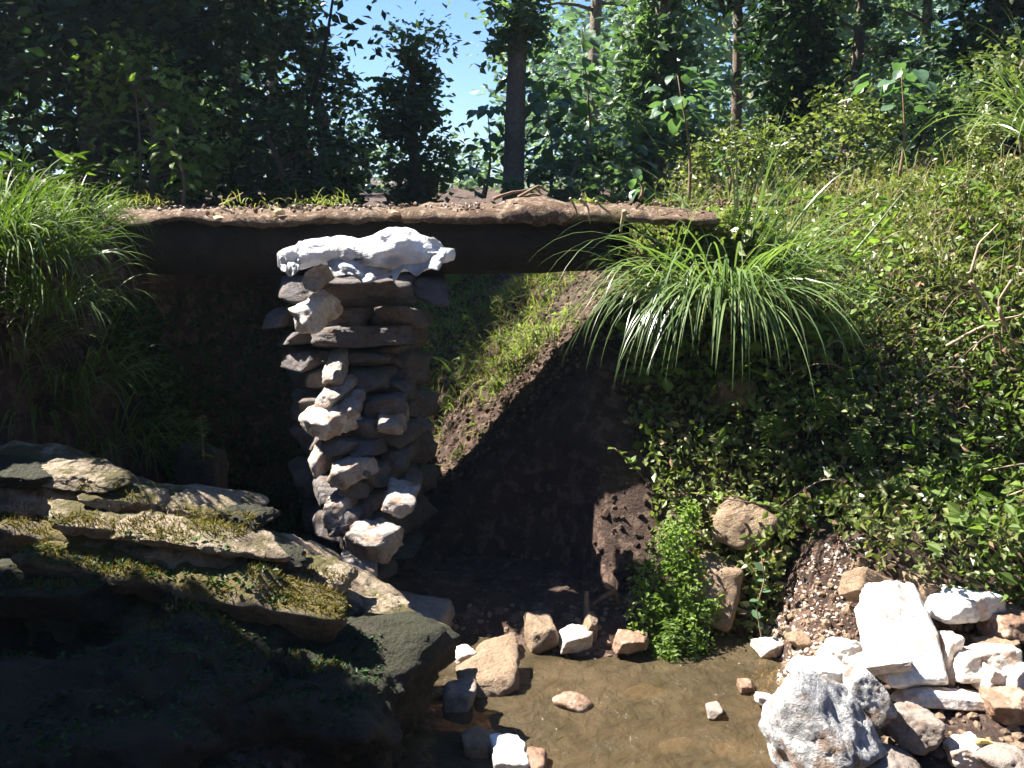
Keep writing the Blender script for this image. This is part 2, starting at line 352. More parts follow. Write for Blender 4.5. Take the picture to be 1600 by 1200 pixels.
# earth deck: closed lumpy slab
xx = np.linspace(-3.4, .98, 150); th = np.linspace(0, 2 * math.pi, 44, endpoint=False)
V = []
for xv in xx:
    cy = 5.11; hw = .34; top = 1.80 + .012 * xv; 
    c, s = np.cos(th), np.sin(th)
    yv = cy + hw * np.sign(c) * np.abs(c) ** .6; zv = top - .03 + (np.where(s > 0, .062, .012)) * np.sign(s) * np.abs(s) ** .7
    V.append(np.stack([np.full(44, xv), yv, zv], -1))
V = np.array(V); sh = V.shape; V = V.reshape(-1, 3)
V[:, 2] += fbm(V * np.array([2.5, 4, 3]), 3, 2) * .022 + fbm(V * 16, 3, 8) * .014
V[:, 2] += .05 * np.exp(-((V[:, 0] - .12) / .16) ** 2) * (V[:, 2] > 1.78)
V[:, 1] += fbm(V * 9 + 5, 3, 6) * .018; V[:, 2] = np.where((V[:, 0] > .5), V[:, 2] - .07 * (V[:, 0] - .5), V[:, 2])
I = np.arange(sh[0] * 44).reshape(sh[0], 44); J = np.roll(I, -1, 1)
F = np.stack([I[:-1], I[1:], J[1:], J[:-1]], -1).reshape(-1, 4)
bpart('earth_deck', mesh_np('earth_deck', V, F), 'earth')

# --- white sack on top of the pier
m, t, p, out = newmat('white_plastic'); p.inputs['Base Color'].default_value = (.82, .83, .87, 1); p.inputs['Roughness'].default_value = .4
n = noise(t, 14, 6, .6, dist=2); bump(t, p, n.outputs[0], .8, .04); n = noise(t, 6, 4, .6); rs = ramp(t, [(.35, (.5, .47, .42)), (.55, (.8, .81, .84))]); t.links.new(n.outputs[0], rs.inputs[0]); t.links.new(rs.outputs[0], p.inputs['Base Color'])
tr = t.nodes.new('ShaderNodeBsdfTranslucent'); tr.inputs[0].default_value = (.7, .7, .75, 1); mx = t.nodes.new('ShaderNodeMixShader'); mx.inputs[0].default_value = .25
t.links.new(p.outputs[0], mx.inputs[1]); t.links.new(tr.outputs[0], mx.inputs[2]); t.links.new(mx.outputs[0], out.inputs[0]); M['plastic'] = m
sc0 = at(572, 398, 4.42)
sack = empty('plastic_sack', sc0, 'crumpled white plastic sack lying on top of the stone pier', 'sack')
N, F = ico(5)
V = N.copy(); V = np.sign(V) * np.abs(V) ** np.array([.75, .8, .8])
u = V[:, 0]                                   # -1 left .. 1 right
hw, hd, hh = .385, .16, .068
top = np.interp(u, [-1, -.8, -.4, 0, .25, .5, .75, 1], [.2, .8, .95, .85, 1.5, 1.65, 1.2, .35])
bot = np.interp(u, [-1, -.85, -.5, 0, .3, .6, 1], [1.5, 1.3, .35, .5, .8, 1.0, .5])
z = np.where(V[:, 2] > 0, V[:, 2] * top, V[:, 2] * bot) * hh
V = np.stack([u * hw, V[:, 1] * hd * (1 + .2 * np.sin(u * 4)), z], -1)
rid = 1 - np.abs(fbm(V * np.array([9, 13, 10]) + 3, 2, 12)) * 2
rid2 = 1 - np.abs(fbm(V * np.array([22, 30, 26]) + 9, 2, 33)) * 2
V += N * (rid2 * .006 + rid * .019 + fbm(V * 25, 2, 3) * .006)[:, None]
o = link('sack_body', mesh_np('sack', V, F), M['plastic'], sack)
def sheet(name, cx, cz, w0, h0, seed, parent, y0):
    gx, gz = np.meshgrid(np.linspace(-.5, .5, 24), np.linspace(0, 1, 20))
    P = np.stack([gx.ravel(), gz.ravel(), np.full(gx.size, seed)], -1)
    n1 = fbm(P * np.array([5, 2, 1]), 3, seed)
    xv = cx + gx.ravel() * w0 * (1 - .25 * gz.ravel()); zv = cz - gz.ravel() * h0 * (1 + .35 * vnoise(np.stack([gx.ravel() * 4, gx.ravel() * 0, gx.ravel() * 0 + seed], -1)))
    yv = y0 - .05 * gz.ravel() + n1 * .025
    V = np.stack([xv, yv, zv], -1); I = np.arange(480).reshape(20, 24)
    F = np.stack([I[:-1, :-1], I[:-1, 1:], I[1:, 1:], I[1:, :-1]], -1).reshape(-1, 4)
    o = link(name, mesh_np(name, V, F), M['plastic'], parent); md = o.modifiers.new('thick', 'SOLIDIFY'); md.thickness = .003
sheet('flap', .02, -.01, .36, .075, 4, sack, -.13)
sheet('flap', .24, .02, .26, .10, 9, sack, -.13)
sheet('flap', -.31, .0, .10, .07, 15, sack, -.10)

# --- left foreground rock outcrop
outc = empty('rock_outcrop', at(250, 900, 3.2), 'mossy layered rock ledge sloping down across the left foreground', 'rock ledge')
def oc(name, px, py, Y, w_, h_, dep, mat, seed, rot, **kw):
    if name == 'bedrock': kw['rough'] = .14
    o = rock(name, px, py, Y, w_, h_, dep, mat, seed, rot, sub=6 if name == 'bedrock' else 5, **kw)
    o.parent = outc; o.matrix_parent_inverse = Matrix.Translation(-Vector(outc.location)); return o
oc('slab', 60, 752, 3.45, 330, 60, .38, 'ledge', 11, (8, 13, -4), rough=.12, sharp=26)
oc('slab', 250, 800, 3.50, 320, 50, .36, 'ledge', 12, (10, 12, 5), rough=.12, sharp=14)
oc('slab', 335, 818, 3.50, 170, 44, .32, 'ledge', 13, (8, 4, -6), rough=.10, sharp=12)
oc('slab', 470, 875, 3.58, 190, 42, .30, 'ledge', 14, (10, 20, 4), rough=.10, sharp=12)
oc('slab', 300, 862, 3.28, 300, 90, .32, 'ledge', 15, (14, 8, 3), rough=.12, sharp=10)
oc('slab', 80, 845, 3.30, 300, 110, .30, 'ledgewarm_lit', 16, (14, 10, 0), rough=.12, sharp=12)
oc('slab', 200, 905, 3.16, 300, 95, .24, 'ledgewarm_lit', 17, (18, 12, 4), rough=.13, sharp=12)
oc('slab', 390, 935, 3.14, 310, 90, .22, 'ledgewarm_lit', 18, (20, 12, -3), rough=.12, sharp=10)
oc('slab', 60, 920, 3.06, 280, 70, .25, 'ledgemoss_shaded', 19, (14, 4, 0), rough=.13, sharp=12)
oc('slab', 560, 930, 3.5, 150, 50, .3, 'ledge', 20, (8, 26, 4), rough=.1, sharp=14)
oc('slab', 640, 985, 3.5, 140, 34, .24, 'ledge', 21, (8, 30, 4), rough=.1, sharp=14)
rr_ = random.Random(4)
for i, (a, b, Yq, ww, hh) in enumerate([(20, 735, 3.5, 180, 22), (130, 742, 3.52, 150, 20), (200, 775, 3.5, 130, 20), (310, 792, 3.55, 110, 22), (380, 806, 3.5, 90, 18), (150, 812, 3.36, 160, 22), (250, 828, 3.34, 150, 22), (370, 846, 3.36, 160, 26), (425, 870, 3.4, 110, 26), (500, 893, 3.5, 110, 20), (600, 950, 3.5, 90, 20), (660, 1000, 3.52, 90, 20)]):
    oc('slab', a, b, Yq - .13, ww, hh, .2, 'ledge' if i % 4 else 'ledgemoss_shaded', 600 + i, (rr_.uniform(4, 16), rr_.uniform(6, 18), rr_.uniform(-20, 20)), rough=.14, sharp=30, cuts=10)
oc('bedrock', 230, 945, 3.28, 640, 130, .5, 'ledgewarm_lit', 28, (16, 9, 3), rough=.12, sharp=8)
oc('bedrock', 150, 1010, 3.25, 780, 300, .8, 'ledgemoss_shaded', 22, (10, 12, 6), rough=.09, sharp=10)
oc('bedrock', 430, 1090, 3.0, 560, 280, .8, 'ledgemoss_shaded', 23, (10, 20, 6), rough=.10, sharp=10)
oc('bedrock', 130, 1150, 2.7, 620, 260, .6, 'ledgemoss_shaded', 24, (12, 6, 0), rough=.12, sharp=10)
oc('bedrock', 560, 1110, 3.15, 260, 160, .5, 'ledgemoss_shaded', 26, (10, 20, 6), rough=.10, sharp=10)

# --- loose stones round the pool
RS = [  # px,py,Y,w,h,dep,mat,seed,rot,label,kwargs
 (652, 962, 3.95, 125, 50, .28, 'grey', 31, (10, 8, -10), 'flat grey slab of rock at the foot of the pier above the pool', {}),
 (845, 990, 4.02, 62, 56, .2, 'tan', 32, (0, 0, 20), 'lumpy brown stone standing at the far edge of the pool', {}),
 (898, 998, 3.98, 56, 30, .16, 'pale', 33, (5, 0, 4), 'small squared pale pink block at the far edge of the pool', {}),
 (922, 984, 4.0, 26, 44, .12, 'tan', 34, (0, 12, 4), 'small pointed upright stone beside the pale pink block', {}),
 (775, 1020, 3.9, 76, 34, .18, 'tan', 35, (0, -8, 10), 'low brown stone on the pool rim left of the lumpy stone', {}),
 (722, 1026, 3.86, 34, 30, .12, 'pale', 36, (0, 0, 30), 'small pale cobble at the left tip of the pool rim', {}),
 (768, 1062, 3.62, 110, 58, .26, 'tan', 37, (6, -6, 12), 'angular tan boulder half in the water at the left shore', {}),
 (715, 1092, 3.5, 60, 60, .2, 'grey', 38, (0, 0, 0), 'grey wet stone in the shade against the left shore of the pool', {}),
 (893, 1098, 3.42, 66, 34, .14, 'brown', 39, (0, 8, 0), 'rounded reddish brown stone rising from the middle of the pool', {'box': 0, 'sharp': 8}),
 (748, 1162, 3.08, 70, 34, .14, 'tan', 40, (0, 10, 0), 'long tan stone on the near shore of the pool', {}),
 (795, 1182, 3.02, 56, 50, .16, 'white', 41, (20, 0, 10), 'bright sunlit white stone on the near shore of the pool', {}),
 (838, 1192, 3.0, 40, 34, .14, 'brown', 42, (0, 0, 0), 'dark knobbly stone beside the white one on the near shore', {}),
 (1165, 822, 4.28, 96, 86, .28, 'tan', 43, (-18, 8, -14), 'squarish tan block jutting from the leafy bank, upper of two', {}),
 (1122, 925, 4.12, 82, 112, .26, 'tan', 44, (-12, 4, -24), 'tall tan block behind the fern clump, lower of two', {}),
 (1142, 614, 4.75, 60, 56, .2, 'brown', 45, (0, 0, 10), 'reddish brown stone peeking out below the grass tussock', {}),
 (1160, 352, 5.2, 50, 24, .2, 'pale', 46, (0, 0, 10), 'pale rounded stone half hidden in grass by the bridge end', {}),
 # rubble heap
 (1405, 1000, 3.55, 150, 190, .12, 'white', 51, (-56, 16, 8), 'largest upright white slab in the middle of the rubble heap', {'cuts': 9}),
 (1375, 930, 3.72, 120, 46, .2, 'tan', 52, (-30, 24, 10), 'pinkish tan slab leaning on top of the largest white slab', {}),
 (1495, 943, 3.95, 130, 52, .3, 'white', 53, (-12, 4, 12), 'flat oval white boulder at the back right of the rubble', {'sharp': 10}),
 (1575, 975, 3.85, 80, 50, .24, 'brown', 54, (0, 0, 12), 'pink brown boulder behind the rubble by the right picture edge', {}),
 (1440, 915, 4.0, 60, 34, .2, 'tan', 55, (0, 10, 0), 'small brown stone at the back of the heap under the creepers', {}),
 (1530, 1035, 3.55, 110, 66, .22, 'pale', 56, (-14, -10, 14), 'angular pale block right of the upright white shard', {}),
 (1475, 1022, 3.60, 30, 68, .14, 'pale', 57, (-10, 8, 10), 'narrow upright pale shard beside the largest white slab', {}),
 (1545, 1062, 3.42, 44, 50, .14, 'pale', 58, (0, 30, 10), 'small triangular pale stone in front of the angular block', {}),
 (1582, 1060, 3.38, 54, 52, .18, 'white', 59, (-10, 0, -10), 'white lump at the right picture edge of the rubble', {}),
 (1320, 1022, 3.55, 80, 46, .2, 'white', 60, (-22, 8, 6), 'bright white block left of the largest white slab', {}),
 (1285, 1046, 3.2, 90, 30, .2, 'white', 61, (-12, 0, 0), 'flat white stone resting on top of the flecked boulder', {}),
 (1370, 1035, 3.3, 90, 22, .2, 'pale', 62, (-12, -14, 0), 'thin tilted pale flake between the white block and the slab', {}),
 (1275, 1150, 3.16, 175, 160, .36, 'granite', 63, (-42, 12, 24), 'large flecked grey and white boulder at the pool edge', {'rough': .04, 'cuts': 6, 'sharp': 60}),
 (1352, 1085, 3.05, 50, 90, .12, 'granite', 64, (-20, -28, 10), 'curved flecked slab leaning on the large flecked boulder', {'rough': .06}),
 (1478, 1092, 3.34, 165, 24, .14, 'pale', 65, (-10, 7, 8), 'long thin pale slab lying flat across the rubble', {}),
 (1425, 1140, 3.1, 92, 70, .24, 'grey', 66, (0, 6, 0), 'smooth rounded brown grey boulder in front of the long slab', {'box': 0, 'sharp': 9}),
 (1575, 1105, 3.25, 70, 40, .2, 'brown', 67, (0, 0, 0), 'reddish stone at the right end of the long thin slab', {}),
 (1505, 1170, 3.0, 56, 46, .16, 'pale', 68, (0, -22, 0), 'wedge shaped pink stone beside the yellow stick', {}),
 (1575, 1190, 2.95, 100, 60, .24, 'grey', 69, (0, 6, 0), 'dim grey boulder in the lower right corner', {'box': 0, 'sharp': 9}),
 (1380, 1195, 2.95, 130, 60, .24, 'grey', 70, (0, 4, 0), 'shadowed boulder at the bottom edge right of the flecked boulder', {'box': 0, 'sharp': 9}),
 (1197, 1094, 3.34, 38, 16, .08, 'white', 71, (0, 18, 0), 'small white chip at the water edge left of the flecked boulder', {}),
 (1165, 1072, 3.45, 28, 16, .08, 'brown', 72, (0, -10, 0), 'small reddish stone lying in the shallows by the white chip', {}),
 (1115, 1108, 3.35, 26, 14, .1, 'grey', 73, (0, 0, 0), 'dark pebble just breaking the water right of centre', {}),
 (1200, 1010, 3.66, 44, 24, .14, 'pale', 74, (0, 0, 30), 'small pale cobble on the gravel left of the white block', {}),
 (1250, 1000, 3.7, 36, 22, .14, 'tan', 75, (0, 10, 0), 'small tan cobble in the gravel behind the white block', {}),
 (985, 1002, 3.95, 60, 26, .16, 'brown', 76, (0, 0, 0), 'dark brown stone under the left side of the fern clump', {}),
 (1560, 1010, 3.7, 70, 26, .2, 'tan', 78, (0, -6, 0), 'flat tan stone wedged behind the angular pale block', {}),
 (690, 640, 6.1, 24, 18, .1, 'pale', 79, (0, 0, 0), 'small pink stone on the bare slope seen behind the pier', {}),
 (680, 666, 5.9, 30, 20, .12, 'pale', 80, (0, 0, 20), 'second small pale stone lower on the bare slope behind the pier', {}),
 (855, 487, 6.2, 30, 18, .12, 'pale', 82, (0, 0, 20), 'pale stone on the soil high up the lit slope under the bridge', {}),
]
for (px, py, Y, w_, h_, dep, mt, sd, rot, lab, kw) in RS:
    kw = dict(kw); kw.setdefault('rough', .055); kw.setdefault('sharp', 48)
    if (Y < 4.03 and sd not in (52, 61, 62, 64)): kw['snap'] = .28 if sd > 50 else -.05
    rock('rock' if w_ > 45 else 'small_stone', px, py, Y, w_, h_, dep, mt, sd, rot, label=lab, sub=5 if (w_ > 140 or (sd > 50 and w_ > 40)) else 4, **kw)
for i, (px, py, lab) in enumerate([(1010, 1068, 'drowned orange brown stone just under the middle of the pool'), (1150, 1160, 'drowned dim stone in the near right corner of the pool'), (1060, 1150, 'small drowned stone near the front of the pool')]):
    q = onz(px, py, 0); o = link('drowned_stone', rock_mesh(350 + i, (.18, .11, .06), box=0, sharp=8, sub=3), M['tan']); o.location = (q[0], q[1], -.045); tag(o, lab, 'rock')

# --- countless small stones (gravel, crumbs)
def crumbs(name, P, size, mat, seed, label, parent=None):
    r = np.random.default_rng(seed); N, Fi = ico(1); n = len(P)
    sc = size * r.uniform(.4, 1.3, n)[:, None, None] * r.uniform(.5, 1.2, (n, 1, 3))
    V = N[None] * sc * (1 + .25 * r.normal(0, 1, (n, len(N), 1)).clip(-1.5, 1.5) * .6)
    a = r.uniform(0, 6.28, n); ca, sa = np.cos(a)[:, None], np.sin(a)[:, None]
    V = np.stack([V[..., 0] * ca - V[..., 1] * sa, V[..., 0] * sa + V[..., 1] * ca, V[..., 2]], -1) + P[:, None, :]
    F = (Fi[None] + (np.arange(n) * len(N))[:, None, None]).reshape(-1, 3)
    return tag(link(name, mesh_np(name, V.reshape(-1, 3), F, False), M[mat]), label, kind='stuff')
def spread(n, x0, x1, y0, y1, r, mask=None):
    x = r.uniform(x0, x1, n); y = r.uniform(y0, y1, n)
    z = H(x, y); P = np.stack([x, y, z], -1)
    return P if mask is None else P[mask(P)]
r = np.random.default_rng(5)
P = np.vstack([spread(1000, 1.02, 1.45, 3.55, 4.05, r), spread(500, .95, 2.0, 3.0, 3.9, r)]); crumbs('gravel', P[:1000], .008, 'brown', 1, 'pale gravel scattered over the brown earth behind the rubble')
M['dirtclod'] = M['soil']
Qg = spread(420, 1.02, 1.5, 3.5, 4.02, r); crumbs('pale_chips', Qg, .010, 'pale', 12, 'pale chips mixed into the gravel behind the rubble'); crumbs('stone_chips', P[1000:], .02, 'tan', 2, 'brown stone chips lying between the rubble')
P = spread(2600, -.8, .9, 4.2, 6.9, r, lambda P: P[:, 2] > .05); crumbs('soil_clods', P, .016, 'soil', 3, 'clods of brown soil on the bank under the bridge')
P = spread(500, -.6, .5, 5.1, 6.6, r); crumbs('slope_pebbles', P[P[:, 2] > .5], .011, 'tan', 4, 'pale pebbles on the lit slope beyond the bridge')
P = spread(3800, -.8, 1.0, 5.1, 7.2, r); crumbs('slope_clods', P[P[:, 2] > .3], .015, 'earth', 14, 'crumbly pinkish brown soil on the lit slope beyond the bridge')
P = spread(260, -.4, 1.3, 3.75, 4.15, r, lambda P: P[:, 2] > -.03); crumbs('shore_pebbles', P, .014, 'tan', 6, 'brown pebbles along the far shore of the pool')
n = 1100; x = r.uniform(-3, 1.4, n); P = np.stack([x, r.uniform(4.80, 5.42, n), 1.835 + .012 * x + r.uniform(-.02, .015, n)], -1)
crumbs('deck_crumbs', P[:800], .011, 'earth', 7, 'crumbs of dry earth lying on the bridge deck')
crumbs('deck_pebbles', P[800:][P[800:, 0] < 0], .010, 'pale', 8, 'pale pebbles and wood crumbs on the bridge deck')
for i, (px, py, w_, h_, lab) in enumerate([(344, 342, 20, 9, 'pale orange wood chip at the left edge of the bridge deck'), (437, 331, 16, 10, 'orange chunk of wood on the front lip of the bridge'), (618, 333, 12, 7, 'tiny orange wood chip on the lip above the sack')]):
    tag(rock('wood_chip', px, py, 4.80, w_, h_, .06, 'wood', 400 + i, (0, 5, 20), sub=2), lab, 'wood chip', 'wood chips on the bridge')

# --- thin sunlit haze filling the wood
bm = bmesh.new(); bmesh.ops.create_cube(bm, size=1); me = bpy.data.meshes.new('haze'); bm.to_mesh(me); bm.free()
hz = bpy.data.materials.new('haze'); hz.use_nodes = True; t = hz.node_tree; t.nodes.remove(t.nodes['Principled BSDF'])
pv = t.nodes.new('ShaderNodeVolumePrincipled'); pv.inputs['Color'].default_value = (.62, .80, 1, 1); pv.inputs['Density'].default_value = .0008; pv.inputs['Anisotropy'].default_value = .35
t.links.new(pv.outputs[0], t.nodes['Material Output'].inputs['Volume'])
o = link('haze', me, hz); o.scale = (260, 330, 14.5); o.location = (0, 95, 5.6); tag(o, 'thin bluish sunlit haze hanging in the wood', kind='stuff')

# ------------------------------------------------------------------ foliage helpers
def unit(v): return v / (np.linalg.norm(v, axis=-1, keepdims=True) + 1e-9)
def leaf_mesh(name, P, size, r, up=.5, aspect=.5, droop=0., D=None, fold=.18, big=False):
    n = len(P); L = (size * r.uniform(.55, 1.35, n))[:, None] if np.isscalar(size) else np.asarray(size)[:, None]
    if D is None: D = r.normal(0, 1, (n, 3)); D[:, 2] = D[:, 2] * .5 - droop
    D = unit(D); Nn = r.normal(0, 1, (n, 3)) * (1 - up) + np.array([0, 0, 1.0]) * up
    S = unit(np.cross(D, Nn)); Nn = unit(np.cross(S, D)); W = L * aspect * .5
    b = P; tip = P + D * L - Nn * L * .12
    if not big:
        l = P + D * L * .45 + S * W + Nn * fold * W; q = P + D * L * .45 - S * W + Nn * fold * W
        V = np.stack([b, q, tip, l], 1).reshape(-1, 3); k = np.arange(n)[:, None] * 4
        F = np.concatenate([k + np.array([[0, 1, 2]]), k + np.array([[0, 2, 3]])]); return mesh_np(name, V, F, False)
    l1 = P + D * L * .25 + S * W * .85 + Nn * fold * W; l2 = P + D * L * .62 + S * W * .8 + Nn * fold * W * .6
    q1 = P + D * L * .25 - S * W * .85 + Nn * fold * W; q2 = P + D * L * .62 - S * W * .8 + Nn * fold * W * .6
    V = np.stack([b, q1, q2, tip, l2, l1], 1).reshape(-1, 3); k = np.arange(n)[:, None] * 6
    F = np.concatenate([k + np.array([[0, 1, 2]]), k + np.array([[0, 2, 3]]), k + np.array([[0, 3, 4]]), k + np.array([[0, 4, 5]])])
    return mesh_np(name, V, F, False)
def blade_mesh(name, P, D, L, wid, droop, r, seg=7):
    """arching blades: P roots, D start directions, L lengths, droop curvature"""
    n = len(P); tt = np.linspace(0, 1, seg + 1)
    D = unit(D); side = unit(np.cross(D, np.array([0, 0, 1.0]) + r.normal(0, .25, (n, 3))))
    pts = []; cur = P.copy(); d = D.copy(); st = (L / seg)[:, None]
    for k in range(seg + 1):
        pts.append(cur.copy()); d = unit(d + np.array([0, 0, -1.0]) * (droop[:, None]) * (k + 1) / seg); cur = cur + d * st
    C = np.stack(pts, 1); wv = wid[:, None] * np.array([(.6 + .4 * math.sin(a * 3.1)) * (1 - a ** 3) + .02 for a in tt])[None]
    A = C + side[:, None] * wv[..., None] * .5; B = C - side[:, None] * wv[..., None] * .5
    V = np.stack([A, B], 2).reshape(-1, 3); k = (np.arange(n) * (seg + 1) * 2)[:, None, None]
    q = np.array([[2 * j, 2 * j + 1, 2 * j + 3, 2 * j + 2] for j in range(seg)])[None]
    return mesh_np(name, V, (k + q).reshape(-1, 4), True)

# --- trees
def tree(name, label, cat, px, Y, h, rad, mat, seed, leaf=.10, n=5000, z0=.3, lean=0., column=False, trunk_r=.08, group=None, clusters=60, tilt=0, tm='trunk', up=.25, aspect=.55, big=False, x=None):
    r = np.random.default_rng(seed); x = (px - 800) / FPX * Y * 1.03 if x is None else x
    z = float(H(np.array([x]), np.array([Y]))[0]) - .1
    root = empty(name, (x, Y, z), label, cat, group)
    s = np.linspace(0, 1, 16); bend = .12 * np.sin(s * 3 + seed) * (1 if column else 1.5)
    path = np.stack([lean * s * h + bend * s, .1 * np.sin(s * 2.2 + seed), s * h * .96], -1)
    parts = [tube(path, trunk_r * (1.15 - s) + .008, 10, .06, seed)]
    cl = []
    for i in range(clusters):
        u = r.uniform(z0, 1.0); base = np.array([np.interp(u, s, path[:, k]) for k in range(3)])
        a = r.uniform(0, 6.28); prof = (1.15 - .45 * abs(math.sin(u * 9 + seed)) if column else math.sin(min(1, (u - z0) / (1 - z0) * .85 + .15) * math.pi) ** .6)
        rr = rad * prof * r.uniform(.25, 1.0) ** .6
        c = base + np.array([math.cos(a) * rr, math.sin(a) * rr, rr * r.uniform(-.2, .35)])
        cl.append(c)
        if i % 3 == 0 and rr > .15:
            q = np.linspace(0, 1, 5)[:, None]; mid = base * (1 - q) + c * q; mid[:, 2] += .1 * rr * np.sin(q[:, 0] * 3.1)
            parts.append(tube(mid, trunk_r * .28 * (1.1 - q[:, 0]) + .004, 5, 0, 0))
    link('trunk', mesh_vf('trunk', parts), M[tm], root)
    cl = np.array(cl); k = r.integers(0, len(cl), n)
    sg = rad * (.16 if not column else .34) * r.uniform(.4, 1.7, len(cl))
    P = cl[k] + r.normal(0, 1, (n, 3)) * sg[k][:, None] * np.array([1, 1, .75])
    link('crown', leaf_mesh('crown', P, leaf, r, up=up, aspect=aspect, droop=.2, big=big), M[mat], root)
    return root
TREES = [
 # label, px, Y, h, rad, mat, leaf, n, kwargs
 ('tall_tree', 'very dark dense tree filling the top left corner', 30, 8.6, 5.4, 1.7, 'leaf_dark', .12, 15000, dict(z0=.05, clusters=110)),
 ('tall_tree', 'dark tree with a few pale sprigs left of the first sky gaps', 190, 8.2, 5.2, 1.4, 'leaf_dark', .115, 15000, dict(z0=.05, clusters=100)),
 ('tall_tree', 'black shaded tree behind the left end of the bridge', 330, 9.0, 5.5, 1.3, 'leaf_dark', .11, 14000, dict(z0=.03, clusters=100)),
 ('tall_tree', 'dark tree with drooping outer boughs beside the thin leaning trunk', 385, 10.5, 5.6, .9, 'leaf_mid', .10, 5500, dict(z0=.3, clusters=70)),
 ('young_tree', 'rounded mid green tree with full crown left of the conifer', 515, 9.5, 1.85, .46, 'leaf_mid', .07, 5200, dict(z0=.1, clusters=60)),
 ('tall_tree', 'tree whose dark crown hangs into the top of the frame left of the sky gap', 450, 12, 6.5, .8, 'leaf_mid', .10, 3000, dict(z0=.36, clusters=45, trunk_r=.06)),
 ('column_tree', 'dark blue green columnar tree left of the white sky patch', 664, 9.5, 1.75, .27, 'leaf_mid', .08, 5200, dict(z0=.0, column=True, clusters=34, trunk_r=.06)),
 ('tall_tree', 'bare brown trunk with leafy upper stem in the middle of the skyline', 800, 8.2, 5.0, .24, 'leaf_mid', .08, 4200, dict(z0=.31, column=True, clusters=60, trunk_r=.075, lean=.05)),
 ('ivy_covered_tree', 'dark ivy covered column right of the large leaved thicket', 1015, 8.6, 5.2, .28, 'leaf_mid', .09, 10000, dict(z0=.0, column=True, clusters=110, trunk_r=.07)),
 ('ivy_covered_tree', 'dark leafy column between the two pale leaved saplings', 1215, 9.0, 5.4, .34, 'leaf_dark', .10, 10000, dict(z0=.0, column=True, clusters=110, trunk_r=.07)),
 ('tall_tree', 'slender tree with a reddish brown trunk right of centre', 1300, 9.6, 5.4, .7, 'leaf_mid', .09, 5000, dict(z0=.25, clusters=60, trunk_r=.05)),
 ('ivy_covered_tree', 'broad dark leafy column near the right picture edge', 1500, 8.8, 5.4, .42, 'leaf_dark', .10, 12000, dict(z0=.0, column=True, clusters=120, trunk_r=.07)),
 ('tall_tree', 'dark spreading tree hanging over the top right of centre', 1130, 11, 6.2, 1.2, 'leaf_dark', .11, 7500, dict(z0=.28, trunk_r=.05, clusters=60)),
 ('tall_tree', 'mid green tree filling the gap right of the reddish trunk', 1400, 11, 5.5, 1.0, 'leaf_mid', .10, 6500, dict(z0=.15, trunk_r=.05, clusters=70)),
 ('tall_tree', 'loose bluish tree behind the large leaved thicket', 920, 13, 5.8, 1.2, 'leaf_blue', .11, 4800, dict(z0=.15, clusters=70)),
 ('tall_tree', 'tree at the far right edge behind the arching grass', 1640, 10, 5.5, 1.2, 'leaf_mid', .09, 6500, dict(z0=.05, clusters=80)),
 ('shrub', 'lit green bush rising behind the left end of the bridge', 250, 6.9, 1.15, .55, 'leaf_bright', .07, 1700, dict(z0=.1, clusters=40, trunk_r=.02)),
 ('shrub', 'dark bush behind the bridge below the rounded tree', 455, 7.6, 1.0, .6, 'leaf_dark', .07, 2600, dict(z0=.0, clusters=50, trunk_r=.02)),
 ('shrub', 'low green bush behind the bridge below the columnar tree', 590, 7.6, .62, .5, 'leaf_mid', .06, 2200, dict(z0=.0, clusters=40, trunk_r=.015)),
 ('shrub', 'low grey green bush behind the deck right of the bare trunk', 900, 7.4, .75, .45, 'leaf_mid', .07, 1800, dict(z0=.0, clusters=40, trunk_r=.015)),
 ('shrub', 'brownish bramble bush on the skyline behind the right bank', 1130, 7.2, .75, .5, 'leaf_bank', .05, 3000, dict(z0=.0, clusters=50, trunk_r=.012)),
 ('shrub', 'olive bramble bush on the skyline right of the brownish one', 1270, 7.2, .95, .55, 'leaf_bank', .05, 3600, dict(z0=.0, clusters=60, trunk_r=.012)),
 ('shrub', 'dark bush under the second pale leaved sapling', 1400, 7.4, 1.15, .5, 'leaf_mid', .06, 3000, dict(z0=.0, clusters=50, trunk_r=.012)),
 ('shrub', 'leafy low bush hiding the right end of the bridge deck', 1185, 4.95, .80, .26, 'leaf_bank', .045, 3200, dict(z0=.3, clusters=40, trunk_r=.01)),
 ('shrub', 'tangled green bush at the right end of the skyline', 1560, 6.6, 1.0, .5, 'leaf_bank', .05, 3600, dict(z0=.0, clusters=60, trunk_r=.012)),
]
for i, (nm, lab, px, Y, h, rad, mt, lf, n, kw) in enumerate(TREES):
    tree(nm, lab, 'shrub' if nm == 'shrub' else 'tree', px, Y, h, rad, mt, 500 + i, leaf=lf, n=n, **kw)
# the overhanging tree left of the viewer that shades the near side of the outcrop
sh = empty('overhanging_tree', (-5.0, 3.7, 1.6), 'leaning tree on the left bank whose bough overhangs the foreground', 'tree')
r = np.random.default_rng(9); q = np.linspace(0, 1, 14)
pth = np.stack([2.0 * q ** 2, -.35 * q, 2.5 * q], -1)
link('trunk', mesh_vf('trunk', [tube(pth, .12 * (1.1 - q), 10, .06, 3)]), M['trunk'], sh)
n = 12000; P = r.normal(0, 1, (n, 3)); P = unit(P) * r.uniform(0, 1, (n, 1)) ** .4 * np.array([1.05, .50, .35]) + np.array([1.35, -.50, 2.3])
link('crown', leaf_mesh('crown', P, .12, r, up=.6, aspect=.6), M['leaf_dark'], sh)
